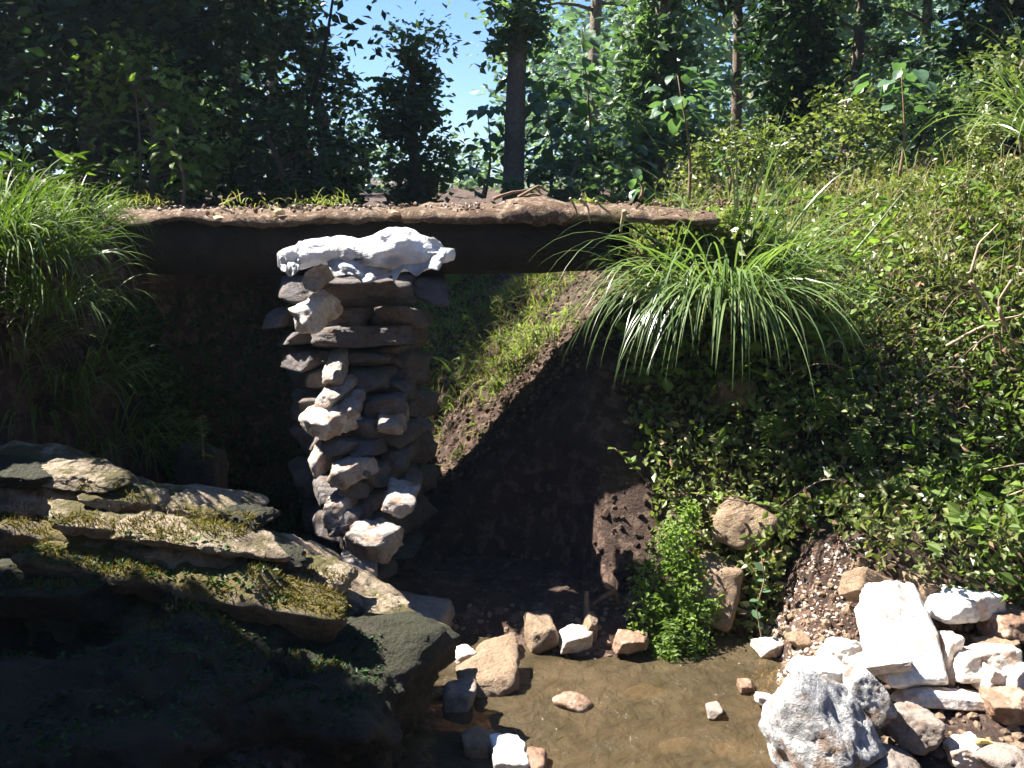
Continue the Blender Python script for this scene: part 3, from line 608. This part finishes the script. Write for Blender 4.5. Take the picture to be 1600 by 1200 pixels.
# thin leaning bare trunk
q = np.linspace(0, 1, 14); A, B = at(455, 250, 8.0), at(505, 20, 8.0); pth = A[None] + (B - A)[None] * q[:, None] * 1.4; pth[:, 0] += .07 * np.sin(q * 3)
o = link('leaning_pole_tree', mesh_vf('pole', [tube(pth, .022 * (1.2 - q), 6)]), M['bark']); tag(o, 'thin bare leaning stem left of the rounded mid green tree', 'tree')
# far woods: one mass, open where the sky shows
r = np.random.default_rng(21); n = 60000
cx = r.uniform(-16, 18, 900); cy = r.uniform(17, 27, 900); cz = r.uniform(1.5, 8.5, 900)
pxx = 800 + cx / cy * FPX; pyy = 300 - (cz - 1.9) / cy * FPX
gap = (((pxx > 560) & (pxx < 830) & (pyy < 270)) | ((pxx > 430) & (pxx < 600) & (pyy < 230)))
keep = ~gap & (r.uniform(0, 1, 900) < np.where(pxx > 800, .75, .45) * np.clip(1.15 - (cz - 1.5) / 9, 0, 1))
C = np.stack([cx, cy, cz], -1)[keep]; k = r.integers(0, len(C), n)
P = C[k] + r.normal(0, 1, (n, 3)) * .55
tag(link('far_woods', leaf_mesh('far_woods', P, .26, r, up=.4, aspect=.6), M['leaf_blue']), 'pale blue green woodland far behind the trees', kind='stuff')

r = np.random.default_rng(22); n = 22000
C = np.stack([r.uniform(-11, 13, 260), r.uniform(-8, -4.5, 260), r.uniform(.5, 8.5, 260)], -1)
C = np.vstack([C, np.stack([r.uniform(-10.5, -8, 150), r.uniform(-4.5, 4, 150), r.uniform(.5, 6.5, 150)], -1), np.stack([r.uniform(7.5, 11, 150), r.uniform(-4.5, 5, 150), r.uniform(.5, 8, 150)], -1)]); n = 40000; k = r.integers(0, len(C), n)
tag(link('woods', leaf_mesh('woods', C[k] + r.normal(0, 1, (n, 3)) * .6, .36, r, up=.3, aspect=.6), M['leaf_dark']), 'dense dark woodland on the near side of the stream', kind='stuff')
# --- large-leaved thicket and saplings (each leaf a part)
def sapling(label, px, pyb, pyt, Y, nl, size, mat, seed, spreadx=.12, cat='sapling', top_only=False):
    nl = int(nl * 1.6); size *= .85; r = random.Random(seed); A = at(px, pyb, Y); B = at(px + r.uniform(-15, 15), pyt, Y)
    root = empty('sapling', A, label, cat); hgt = B[2] - A[2]
    q = np.linspace(0, 1, 8); pth = np.stack([(B[0] - A[0]) * q + .03 * np.sin(q * 4), 0 * q, hgt * q], -1)
    link('stem', mesh_vf('stem', [tube(pth, .012 * (1.2 - q), 6)]), M['twig'], root)
    me = None
    for i in range(nl):
        if me is None or i % 4 == 0:
            # broad heart-shaped leaf with fold and curl
            rows = []; K = 7
            for j in range(K):
                v = j / (K - 1); wv = .5 * math.sin(math.pi * min(1, v * .88 + .1)) ** .7 * (.95 - .35 * v); 
                if j == K - 1: wv = .0
                zz = -.35 * v * v * r.uniform(.5, 1.2)
                rows.append([(-wv, v, zz + .12 * wv * 2), (-wv * .5, v, zz + .05), (0, v, zz), (wv * .5, v, zz + .05), (wv, v, zz + .12 * wv * 2)])
            V = np.array(rows).reshape(-1, 3); I = np.arange(K * 5).reshape(K, 5)
            F = np.stack([I[:-1, :-1], I[:-1, 1:], I[1:, 1:], I[1:, :-1]], -1).reshape(-1, 4); me = mesh_np('leaf', V, F, True); me.materials.append(M[mat])
        u = r.uniform(.66, 1.0) if top_only else r.uniform(.2, 1.0); a = r.uniform(0, 360)
        o = bpy.data.objects.new('leaf', me); COL.objects.link(o); o.parent = root
        pos = Vector((np.interp(u, q, pth[:, 0]), 0, hgt * u)); rad_ = spreadx * r.uniform(.2, 1.0)
        an = math.radians(a); o.location = pos + Vector((-math.sin(an) * rad_, math.cos(an) * rad_, r.uniform(-.03, .06)))
        s_ = size * r.uniform(.7, 1.25); o.scale = (s_, s_, s_); o.rotation_euler = (math.radians(r.uniform(-45, 20)), math.radians(r.uniform(-25, 25)), an)
    return root
sapling('sapling with pale lime leaves spread at its top right of the ivy column', 1075, 330, 118, 6.8, 18, .125, 'leaf_big', 1, .2, top_only=True)
sapling('sapling with bright lime leaves against the broad dark column', 1400, 300, 105, 6.6, 18, .12, 'leaf_big', 2, .22, top_only=True)
sapling('large leaved plant just right of the bare trunk', 860, 310, 120, 8.4, 60, .15, 'leaf_big', 3, .35)
sapling('large leaved plant farther right in the thicket, tallest', 920, 310, 40, 9.0, 80, .15, 'leaf_big', 4, .45)
sapling('low large leaved plant between the thicket and the ivy column', 955, 310, 190, 7.9, 45, .14, 'leaf_big', 5, .32)
sapling('large leaved plant left of the bare trunk with drooping leaves', 757, 310, 165, 8.6, 40, .13, 'leaf_big', 6, .3)
sapling('two broad lime leaves just above the deck left of the bare trunk', 752, 310, 262, 6.9, 6, .13, 'leaf_big', 7, .1)
sapling('small sprig with one pale leaf above the deck under the ivy column', 1000, 312, 265, 6.6, 5, .10, 'leaf_big', 8, .06)
sapling('thin sprig with few leaves on the skyline near the tussock', 1135, 305, 240, 6.6, 6, .08, 'leaf_big', 12, .08)
sapling('thin pale sprig among dark foliage in the upper left', 215, 330, 75, 6.9, 16, .10, 'leaf_bright', 13, .22)
sapling('leafy sprig above the left end of the bridge deck', 285, 325, 215, 6.5, 18, .09, 'leaf_bright', 14, .18)

# --- right bank creepers: stuff
def bankpts(n, x0, x1, y0, y1, r, hmax, dens=None):
    x = r.uniform(x0, x1, n); y = r.uniform(y0, y1, n); z = H(x, y); 
    e = .03; gx = (H(x + e, y, False) - H(x - e, y, False)) / (2 * e); gy = (H(x, y + e, False) - H(x, y - e, False)) / (2 * e)
    Nn = unit(np.stack([-gx, -gy, np.ones(n)], -1)); wgt = np.sqrt(gx ** 2 + gy ** 2 + 1)
    k = r.uniform(0, 5, n) < wgt
    P = np.stack([x, y, z], -1) + Nn * (r.uniform(0, 1, n) ** 1.3 * hmax)[:, None]
    lump = fbm(P * 2.3, 3, 31); P = P + Nn * (lump.clip(-.2, 1) * .12)[:, None]
    if dens is not None: k &= dens(P)
    return P[k], Nn[k]
r = np.random.default_rng(33)
def bankmask(P):
    d = fbm(P * 1.9 + 4, 3, 41)
    side = (P[:, 0] > np.interp(P[:, 1], [4.0, 4.5, 4.9, 5.1, 5.6], [.75, .62, .55, .75, 1.0]))
    return side & (d > -.75) & ((P[:, 1] > 3.98) | ((P[:, 0] > 1.25) & (P[:, 1] > 4.0 - .30 * ss(1.25, 1.6, P[:, 0]))))
P, Nn = bankpts(290000, .45, 4.6, 3.68, 7.6, r, .16, bankmask)
D = r.normal(0, 1, (len(P), 3)) + Nn * .6 + np.array([0, -.3, -.2])
tag(link('creeper_cover', leaf_mesh('creeper_cover', P, .042, r, up=.35, aspect=.62, D=D), M['leaf_bank']), 'tangled green creepers and brambles covering the right bank', kind='stuff')
k = fbm(P * 2.6 + 9, 2, 51) > .05; Q = P[k][::5] + Nn[k][::5] * .06
tag(link('broadleaf_cover', leaf_mesh('broadleaf_cover', Q, .06, r, up=.4, aspect=.6, big=True), M['leaf_bright']), 'brighter broad leaves scattered among the bank creepers', kind='stuff')
k = r.uniform(0, 1, len(P)) < .06; Q = P[k] + Nn[k] * .03
tag(link('dead_leaves', leaf_mesh('dead_leaves', Q, .045, r, up=.3, aspect=.45), M['litter']), 'dry brown leaves caught in the bank creepers', kind='stuff')
# grass blades among creepers on the upper bank
k = (P[:, 1] > 4.9); Q = P[k][r.integers(0, k.sum(), 5200)]; n = len(Q)
D = r.normal(0, .5, (n, 3)) + np.array([0, -.1, .9])
tag(link('bank_grass', blade_mesh('bank_grass', Q, D, r.uniform(.1, .34, n), r.uniform(.003, .007, n), r.uniform(.1, .6, n), r), M['grass_bank']), 'thin dry and green grass on the upper right bank', kind='stuff')
# bramble canes arching over the bank: countable, each its own thing
CN = ['just right of the big grass fountain', 'below the diagonal reeds', 'in the middle of the leafy bank', 'left of the dry vine tangle', 'by the right picture edge']
RN = ['upper bare cane', 'middle bare cane', 'lowest bare cane']
for i in range(15):
    rq = random.Random(900 + i); px, py = 1265 + 76 * (i % 5) + rq.uniform(-12, 12), 380 + 185 * (i // 5) + rq.uniform(-30, 30)
    for Yq in np.arange(3.9, 6.8, .03):
        q = at(px, py, Yq)
        if q[2] <= float(H(np.array([q[0]]), np.array([q[1]]), False)[0]) + .06: break
    q = np.array(q) + np.array([0, -.05, 0]); L_ = rq.uniform(.25, .6); a_ = rq.uniform(-1, 1) * 1.2; tt = np.linspace(0, 1, 14)
    pth = np.stack([L_ * np.sin(a_) * tt, -.16 * np.sin(tt * 3), .22 * np.sin(tt * 2.6) * L_ * 1.6 - .35 * L_ * tt ** 2], -1)
    pth += fbm(pth * 5 + i, 2, 7)[:, None] * .02
    o = link('bramble_cane', mesh_vf('cane', [tube(pth, .0038 * (1.3 - tt), 5)]), M['dry' if i % 3 else 'twig']); o.location = q
    tag(o, RN[i // 5] + ' arching out of the creepers ' + CN[i % 5], 'cane', 'bare canes among the bank creepers')
P3, N3 = bankpts(26000, .6, 4.6, 4.1, 6.8, r, .2, lambda P: bankmask(P) & (fbm(P * 1.4 + 31, 3, 77) > .12))
tag(link('bank_shrublets', leaf_mesh('bank_shrublets', P3, .034, r, up=.3, aspect=.3, D=r.normal(0, 1, (len(P3), 3)) + N3), M['leaf_mid']), 'patches of narrow leaved low plants among the bank creepers', kind='stuff')
# slope beyond bridge
P, Nn = bankpts(90000, -1.0, 1.2, 5.2, 8.0, r, .05, lambda P: (P[:, 2] > .35) & (fbm(P * 3, 3, 61) + 1.1 * (P[:, 2] - .62 - .9 * (P[:, 0] + .3).clip(-.2, 1)) > -.02))
n = len(P); D = r.normal(0, .55, (n, 3)) + Nn * .6 + np.array([0, 0, .5])
tag(link('slope_grass', blade_mesh('slope_grass', P, D, r.uniform(.04, .13, n), r.uniform(.003, .006, n), r.uniform(.1, .6, n), r, 4), M['grass_slope']), 'short grass on the lit slope seen beneath the bridge', kind='stuff')
Q = P[::5] + Nn[::5] * .03; tag(link('slope_herbs', leaf_mesh('slope_herbs', Q, .032, r, up=.5, aspect=.55), M['leaf_bright']), 'small leafy weeds on the lit slope beneath the bridge', kind='stuff')

# --- grass tussocks
def tussock(name, label, c, n, L, spread_, mat, seed, wid=.010, dr=(.25, .6), bias=(0, 0, 0), rootr=.12, group=None, el=(.5, 1.4)):
    r = np.random.default_rng(seed); root = empty(name, c, label, 'grass', group)
    a = r.uniform(0, 6.28, n); e = r.uniform(*el, n)
    D = np.stack([np.cos(a) * np.cos(e) * spread_, np.sin(a) * np.cos(e) * spread_, np.sin(e)], -1) + np.array(bias)
    P = np.stack([np.cos(a) * rootr * r.uniform(0, 1, n), np.sin(a) * rootr * r.uniform(0, 1, n), r.uniform(-.03, .03, n)], -1)
    o = link('blades', blade_mesh('blades', P, D, L * r.uniform(.45, 1.1, n), wid * r.uniform(.6, 1.2, n), r.uniform(*dr, n), r, 10), M[mat], root); o['kind'] = 'stuff'
    return root
tussock('grass_tussock', 'big fountain of long arching green grass on the right bank', at(1130, 455, 4.75), 470, .88, 1.35, 'grass', 1, .011, (.15, .55), (-.2, -.4, 0), .28, el=(.2, 1.3))
tussock('grass_tussock', 'smaller tuft of long grass directly right of the big fountain', at(1225, 430, 4.95), 160, .55, 1.2, 'grass', 2, .009, (.15, .4), (0, -.3, 0), .12)
tussock('grass_tussock', 'dry straw coloured blades mixed into the big fountain of grass', at(1120, 450, 4.76), 60, .62, 1.3, 'grass_slope', 11, .007, (.1, .6), (-.1, -.35, 0), .18, el=(.2, 1.3))
tussock('grass_tussock', 'loose arching grass left of the big fountain reaching over the dark cut', at(1030, 440, 4.75), 90, .62, 1.3, 'grass', 12, .009, (.2, .5), (-.5, -.25, 0), .12, el=(.2, 1.2))
tussock('grass_tussock', 'arching grass at the top right corner of the picture', at(1625, 215, 5.6), 130, .8, 1.3, 'grass', 3, .012, (.2, .4), (-.3, -.3, .2), .1)
tussock('grass_tussock', 'little pale tuft on the lit slope beneath the bridge', at(715, 590, 6.0), 26, .28, 1.3, 'grass', 4, .008, (.3, .6), (-.2, -.3, 0), .04)
for i, (px, py, Y, n_, L_, lab) in enumerate([
    (-10, 370, 3.9, 300, .42, 'dense bright grass at the left picture edge, nearest clump'),
    (55, 400, 3.95, 300, .38, 'bright grass clump just right of the left picture edge'),
    (105, 350, 4.35, 300, .30, 'lit grass tuft against the left end of the bridge'),
    (20, 330, 4.5, 340, .34, 'tall bright grass sticking up over the left bank top'),
    (90, 480, 3.95, 190, .38, 'half shaded grass halfway down the left bank'),
    (10, 540, 4.0, 180, .42, 'shaded grass hanging on the lower left bank at the edge'),
    (130, 590, 4.15, 180, .42, 'dark drooping grass low on the left bank'),
    (60, 640, 4.05, 200, .38, 'dark grass directly above the rock ledge at left'),
    (180, 690, 4.2, 120, .34, 'dark wispy grass above the middle of the ledge'),
    (140, 345, 4.55, 110, .24, 'sparse lit grass drooping over the left end of the deck'),
    (235, 705, 4.35, 90, .26, 'small dim grass tuft left of the mossy stump')]):
    tussock('grass_clump', lab, at(px, py, Y), n_, L_, 1.2, 'grass_left', 60 + i, .008, (.15, .6), (.25, -.3, 0), .2, 'grass clumps on the left bank')
# tall leafy weeds by left bridge end
def weed(name, label, c, h, nl, leaf, mat, seed, cat='weed', lean=(0, 0)):
    r = np.random.default_rng(seed); root = empty(name, c, label, cat)
    q = np.linspace(0, 1, 8); pth = np.stack([lean[0] * q ** 2, lean[1] * q ** 2, h * q], -1)
    link('stem', mesh_vf('stem', [tube(pth, .005 * (1.3 - q), 5)]), M['twig'], root)
    u = r.uniform(.1, 1, nl); a = r.uniform(0, 6.28, nl); P = np.stack([np.interp(u, q, pth[:, k]) for k in range(3)], -1)
    D = np.stack([np.cos(a), np.sin(a), r.uniform(-.2, .6, nl)], -1)
    link('foliage', leaf_mesh('foliage', P, leaf * 1.0, r, up=.7, aspect=.28, D=D, big=True), M[mat], root)
weed('leafy_weed', 'tall narrow leaved weed standing at the left end of the deck', at(125, 380, 4.3), .38, 60, .09, 'grass_left', 1)
weed('leafy_weed', 'pale leaved weed sprouting behind the first at the left edge', at(25, 330, 4.4), .25, 40, .09, 'grass_left', 2)
# diagonal reed stems on right bank
for i, (x0, y0, x1, y1, lab) in enumerate([(1330, 400, 1425, 285, 'long straight pale reed pointing up to the right on the bank'), (1270, 420, 1345, 362, 'shorter diagonal reed left of the long one')]):
    A, B = at(x0, y0, 5.1), at(x1, y1, 5.2); q = np.linspace(0, 1, 8)[:, None]
    tag(link('reed_stem', mesh_vf('reed', [tube(A * (1 - q) + B * q, .007 * (1.2 - q[:, 0]), 5)]), M['grass']), lab, 'reed')

# deck edge weeds, back row added to roughen its shadow; creepers over right end
r = np.random.default_rng(88); n = 1500; x = r.uniform(-3, .8, n); back = r.uniform(0, 1, n) < .75
y = np.where(back, 5.44 + r.normal(0, .03, n), 4.80 + r.normal(0, .012, n)); P = np.stack([x, y, 1.85 + .012 * x + r.uniform(-.01, .03, n)], -1)
P = P[(fbm(P * np.array([3, 1, 1]), 2, 71) > np.where(back, .05, .5))]; n = len(P)
tag(link('deck_weeds', blade_mesh('deck_weeds', P, r.normal(0, .6, (n, 3)) + np.array([0, 0, .7]), r.uniform(.03, .11, n), np.full(n, .005), r.uniform(.2, .8, n), r, 4), M['grass_slope']), 'short weeds along the bridge deck edges, back ones added to roughen its shadow', kind='stuff')
n = 6000; P = np.stack([r.uniform(.34, 1.3, n), r.uniform(4.75, 5.5, n), r.uniform(0, 1, n)], -1); P[:, 2] = 1.83 - .10 * (P[:, 0] - .4) - .26 * P[:, 2] ** 2 + .05 * fbm(P * 5, 2, 3); P = P[fbm(P * 4, 2, 19) > -.15]
tag(link('deck_creepers', leaf_mesh('deck_creepers', P, .04, r, up=.45, aspect=.6), M['leaf_bank']), 'creepers swallowing the right end of the bridge deck', kind='stuff')

P4, N4 = bankpts(130000, -3.0, -.95, 4.3, 5.9, r, .05, lambda P: (P[:, 2] > .15) & (P[:, 2] < 1.42) & (fbm(P * 4, 2, 17) > -.5))  # dark leaf cover added to deepen the shade under the bridge
tag(link('shade_fill_leaves', leaf_mesh('shade_fill_leaves', P4, .034, r, up=.2, aspect=.7, D=r.normal(0, 1, (len(P4), 3)) + N4 * .4 - np.array([0, 0, .6])), M['leaf_dark']), 'dark leaves added to blacken the shade on the bank left of the pier', kind='stuff')
# --- fern clump in front of tan blocks and a few ferns
def frond_cluster(root, n, L, r, mat, dirs, leafl=.05, name='frond'):
    for i in range(n):
        d = dirs(i, r); d = d / np.linalg.norm(d); K = 12; cur = np.array([0, 0, 0.]) + r.normal(0, .02, 3); C = []; dd = d.copy()
        Lf = L * r.uniform(.6, 1.1)
        for k in range(K):
            C.append(cur.copy()); dd = dd + np.array([0, 0, -.11]); dd /= np.linalg.norm(dd); cur = cur + dd * Lf / K
        C = np.array(C); side = np.cross(d, [0, 0, 1.0]); side /= np.linalg.norm(side) + 1e-6
        P = np.repeat(C[1:], 2, 0); sg = np.tile([1, -1], K - 1)[:, None]; v = np.repeat(np.arange(1, K) / K, 2)
        D = side[None] * sg + d[None] * .35 + r.normal(0, .12, (len(P), 3)); sz = leafl * np.sin(np.pi * (v * .85 + .15)) ** .8
        me = leaf_mesh('frond', P, sz, r, up=.85, aspect=.34, D=D); o = link(name, me, M[mat], root)
r = np.random.default_rng(70)
fern = empty('fern_clump', at(1040, 985, 4.02), 'bushy bright green fern clump spilling into the pool', 'fern')
FC = [(1078, 800, 4.2, .07), (1060, 835, 4.15, .09), (1040, 868, 4.1, .10), (1068, 890, 4.08, .10), (1022, 905, 4.02, .10), (1062, 935, 4.0, .13), (1025, 950, 3.95, .12), (1085, 965, 3.95, .10), (1010, 985, 3.92, .09), (1050, 1000, 3.86, .12), (1090, 1010, 3.86, .07), (1045, 1035, 3.8, .07), (990, 965, 3.95, .05), (1110, 945, 3.98, .05)]
P = []
for (px, py, Y, rd) in FC:
    c = at(px, py, Y) - np.array(fern.location); m_ = int(34000 * rd ** 2) + 60
    P.append(c + unit(r.normal(0, 1, (m_, 3))) * (r.uniform(0, 1, (m_, 1)) ** .45) * rd * np.array([1, .8, 1]) * r.uniform(.7, 1.25, (m_, 1)))
P = np.vstack(P); k = fbm(P * 15, 2, 5) > -.3; P = P[k]
link('foliage', leaf_mesh('fernleaf', P, .026, r, up=.45, aspect=.55, droop=.3), M['leaf_bright'], fern)
frond_cluster(fern, 34, .32, r, 'leaf_bright', lambda i, r: np.array([r.uniform(-1, 1), -.8, r.uniform(-.2, .9)]), .04)
for i, (px, py, Y, L_, n_, lab) in enumerate([
    (1400, 770, 4.25, .22, 3, 'small bright fern low on the leafy bank, rightmost'),
    (1345, 700, 4.35, .2, 3, 'small bright fern left of the rightmost fern'),
    (1290, 640, 4.5, .2, 4, 'fern sprig below the grass tussock on the bank'),
    (1215, 680, 4.4, .2, 4, 'fern sprig just above the squarish tan block')]):
    f = empty('small_fern', at(px, py - 30, Y - .05), lab, 'fern', 'ferns on the right bank')
    frond_cluster(f, n_, L_, r, 'leaf_bright', lambda i, r: np.array([r.uniform(-.6, .6), -.6, r.uniform(-.7, .3)]), .05)
# broad-leaf sprays in lower right bank, a hanging vine with single lime leaves, each leaf a part
def vine(label, pts, Y, nl, size, mat, seed):
    r = random.Random(seed); A = at(*pts[0], Y); root = empty('leafy_vine', A, label, 'vine')
    P = np.array([at(x, y, Y - .02 * i) - A for i, (x, y) in enumerate(pts)]); q = np.linspace(0, 1, len(P)); qq = np.linspace(0, 1, 20)
    C = np.stack([np.interp(qq, q, P[:, k]) for k in range(3)], -1)
    link('stem', mesh_vf('stem', [tube(C, .003, 5)]), M['twig'], root)
    V = np.array([(0, 0, 0), (.33, .3, .05), (.3, .65, .03), (0, 1, -.08), (-.3, .65, .03), (-.33, .3, .05), (0, .5, -.03)])
    me = mesh_np('leaf', V, np.array([(0, 1, 6), (1, 2, 6), (2, 3, 6), (3, 4, 6), (4, 5, 6), (5, 0, 6)]), True); me.materials.append(M[mat])
    for i in range(nl):
        o = bpy.data.objects.new('leaf', me); COL.objects.link(o); o.parent = root; c = C[r.randrange(20)]
        o.location = c; s_ = size * r.uniform(.7, 1.2); o.scale = (s_, s_, s_)
        o.rotation_euler = (math.radians(r.uniform(-10, 60)), math.radians(r.uniform(-30, 30)), r.uniform(0, 6.28))
vine('hanging vine of single lime leaves right of the lower tan block', [(1190, 870), (1195, 905), (1182, 950), (1190, 1000)], 3.95, 11, .055, 'leaf_big', 1)
vine('broad leaved vine trailing at the right edge behind the rubble', [(1600, 830), (1560, 870), (1520, 900), (1545, 935)], 4.05, 22, .06, 'leaf_big', 2)
vine('broad leaved shoots in the lower right of the leafy bank', [(1460, 800), (1500, 840), (1470, 880), (1480, 905)], 4.1, 20, .055, 'leaf_bright', 3)
vine('leafy spray above the rubble heap in the dark hollow', [(1250, 800), (1270, 830), (1260, 860)], 4.15, 14, .045, 'leaf_bright', 4)
vine('leafy runner crossing over the top of the squarish tan block', [(1080, 770), (1130, 778), (1200, 790), (1240, 800)], 4.15, 20, .04, 'leaf_bright', 5)
vine('sparse runner hanging on the dark bank left of the fern clump', [(960, 700), (1000, 740), (1030, 780)], 4.5, 14, .045, 'leaf_bright', 6)

# --- dry stems, roots, sticks
def stems(name, label, cat, paths, rad, mat, Y, group=None):
    A = at(*paths[0][0], Y); root = empty(name, A, label, cat, group)
    for pth in paths:
        P = np.array([at(x, y, Y + dy) - A for (x, y, dy) in [(a[0], a[1], .03 * i) for i, a in enumerate(pth)]])
        q = np.linspace(0, 1, len(P)); qq = np.linspace(0, 1, 16); C = np.stack([np.interp(qq, q, P[:, k]) for k in range(3)], -1)
        C += fbm(C * 9, 2, 3)[:, None] * .008
        link('stem', mesh_vf('stem', [tube(C, rad * (1.25 - .7 * qq), 6, .1)]), M[mat], root)
stems('dry_vine', 'tangle of bare pale dry vines hanging at the right edge of the bank', 'vine',
      [[(1515, 440), (1555, 500), (1550, 600)], [(1560, 480), (1590, 560), (1585, 640)], [(1480, 540), (1545, 505), (1600, 490)], [(1515, 430), (1530, 380), (1560, 350)], [(1495, 640), (1500, 580), (1545, 510)], [(1580, 440), (1560, 470), (1570, 560)]], .007, 'dry', 4.75)
stems('exposed_root', 'upright brown root stub standing on the far shore', 'root', [[(912, 995), (915, 960), (916, 925)]], .017, 'twig', 4.02)
stems('exposed_root', 'forked brown root hanging from the bank left of the ferns', 'root', [[(945, 915), (960, 925), (975, 965), (970, 985)], [(960, 925), (940, 935), (925, 945)], [(985, 940), (990, 960), (972, 995)]], .010, 'twig', 4.05)
stems('dead_stick', 'dry pale stick leaning against the fern clump base', 'stick', [[(968, 998), (980, 965), (995, 940)]], .006, 'dry', 3.95)
stems('hanging_root', 'pale rag of dry root hanging at the right end of the front log', 'root', [[(975, 330), (972, 345), (970, 362)]], .010, 'dry', 4.7)
stems('hanging_root', 'thin dry roots drooping from the deck edge near the log end', 'root', [[(905, 312), (918, 325), (922, 350)], [(930, 315), (950, 330), (962, 345)], [(890, 310), (900, 330), (905, 338)]], .005, 'dry', 4.72)
stems('dead_stick', 'curled twig sticking up from the left half of the deck', 'stick', [[(342, 322), (360, 314), (380, 301)]], .005, 'dry', 4.9)
stems('yellow_stick', 'straight yellow stick in the lower right rubble', 'stick', [[(1525, 1160), (1560, 1166), (1590, 1172)]], .008, 'ystick', 2.95)
stems('root_heap', 'small heap of reddish roots on the deck before the bare trunk', 'root', [[(770, 312), (800, 300), (835, 296), (850, 305)], [(790, 316), (830, 305), (870, 312)], [(810, 308), (840, 292), (860, 300)]], .008, 'twig', 5.05)

# --- mossy stump-like mound left of the dark opening, plants in the shaded foreground
rock('mossy_stump', 318, 745, 4.25, 60, 130, .2, 'ledgemoss_shaded', 91, (0, 0, 0), label='mossy earth stump in the dark below the left bank', cat='stump', rough=.12, sub=4)
weed('leafy_weed', 'thin fern sprouting from the mossy stump', at(318, 720, 4.15), .2, 40, .05, 'grass_left', 5)
r = np.random.default_rng(81)
def on_outcrop(n, x0, x1, y0, y1):
    return None
dg = bpy.context.evaluated_depsgraph_get(); dg.update()
def drop(n, x0, x1, y0, y1, r):
    out = []
    for _ in range(n):
        x_, y_ = r.uniform(x0, x1), r.uniform(y0, y1)
        ok, loc, nor, idx, ob, mt_ = scn.ray_cast(dg, Vector((x_, y_, 2.0)), Vector((0, 0, -1)), distance=3)
        if ok and ob and (ob.name.startswith('slab') or ob.name.startswith('bedrock') or ob.name.startswith('ground')): out.append((*loc, *nor, 1 if ob.name.startswith(('slab', 'bedrock')) else 0))
    return np.array(out)
Q = drop(9000, -2.2, -.25, 1.9, 3.15, r)
P = Q[:, :3][Q[:, 2] < 1.2]; n = len(P); P = P[fbm(P * 3, 2, 9) > -.25]; n = len(P)
tag(link('shade_herbs', leaf_mesh('shade_herbs', P + np.array([0, 0, .008]), .022, r, up=.5, aspect=.5), M['leaf_dark']), 'small dark leafy plants on the shaded near side of the ledge', kind='stuff')  # plants made dense and dark to deepen the shade here
Q = drop(14000, -2.1, -.5, 2.9, 3.35, r); P = Q[:, :3][Q[:, 6] > 0]; P = P[fbm(P * np.array([4, 9, 9]), 2, 14) > .0]; n = len(P)
tag(link('moss_tufts', blade_mesh('moss_tufts', P, r.normal(0, .6, (n, 3)) + np.array([0, 0, .8]), r.uniform(.01, .028, n), np.full(n, .004), np.full(n, .2), r, 3), M['moss']), 'yellow brown moss on the steps of the rock ledge', kind='stuff')
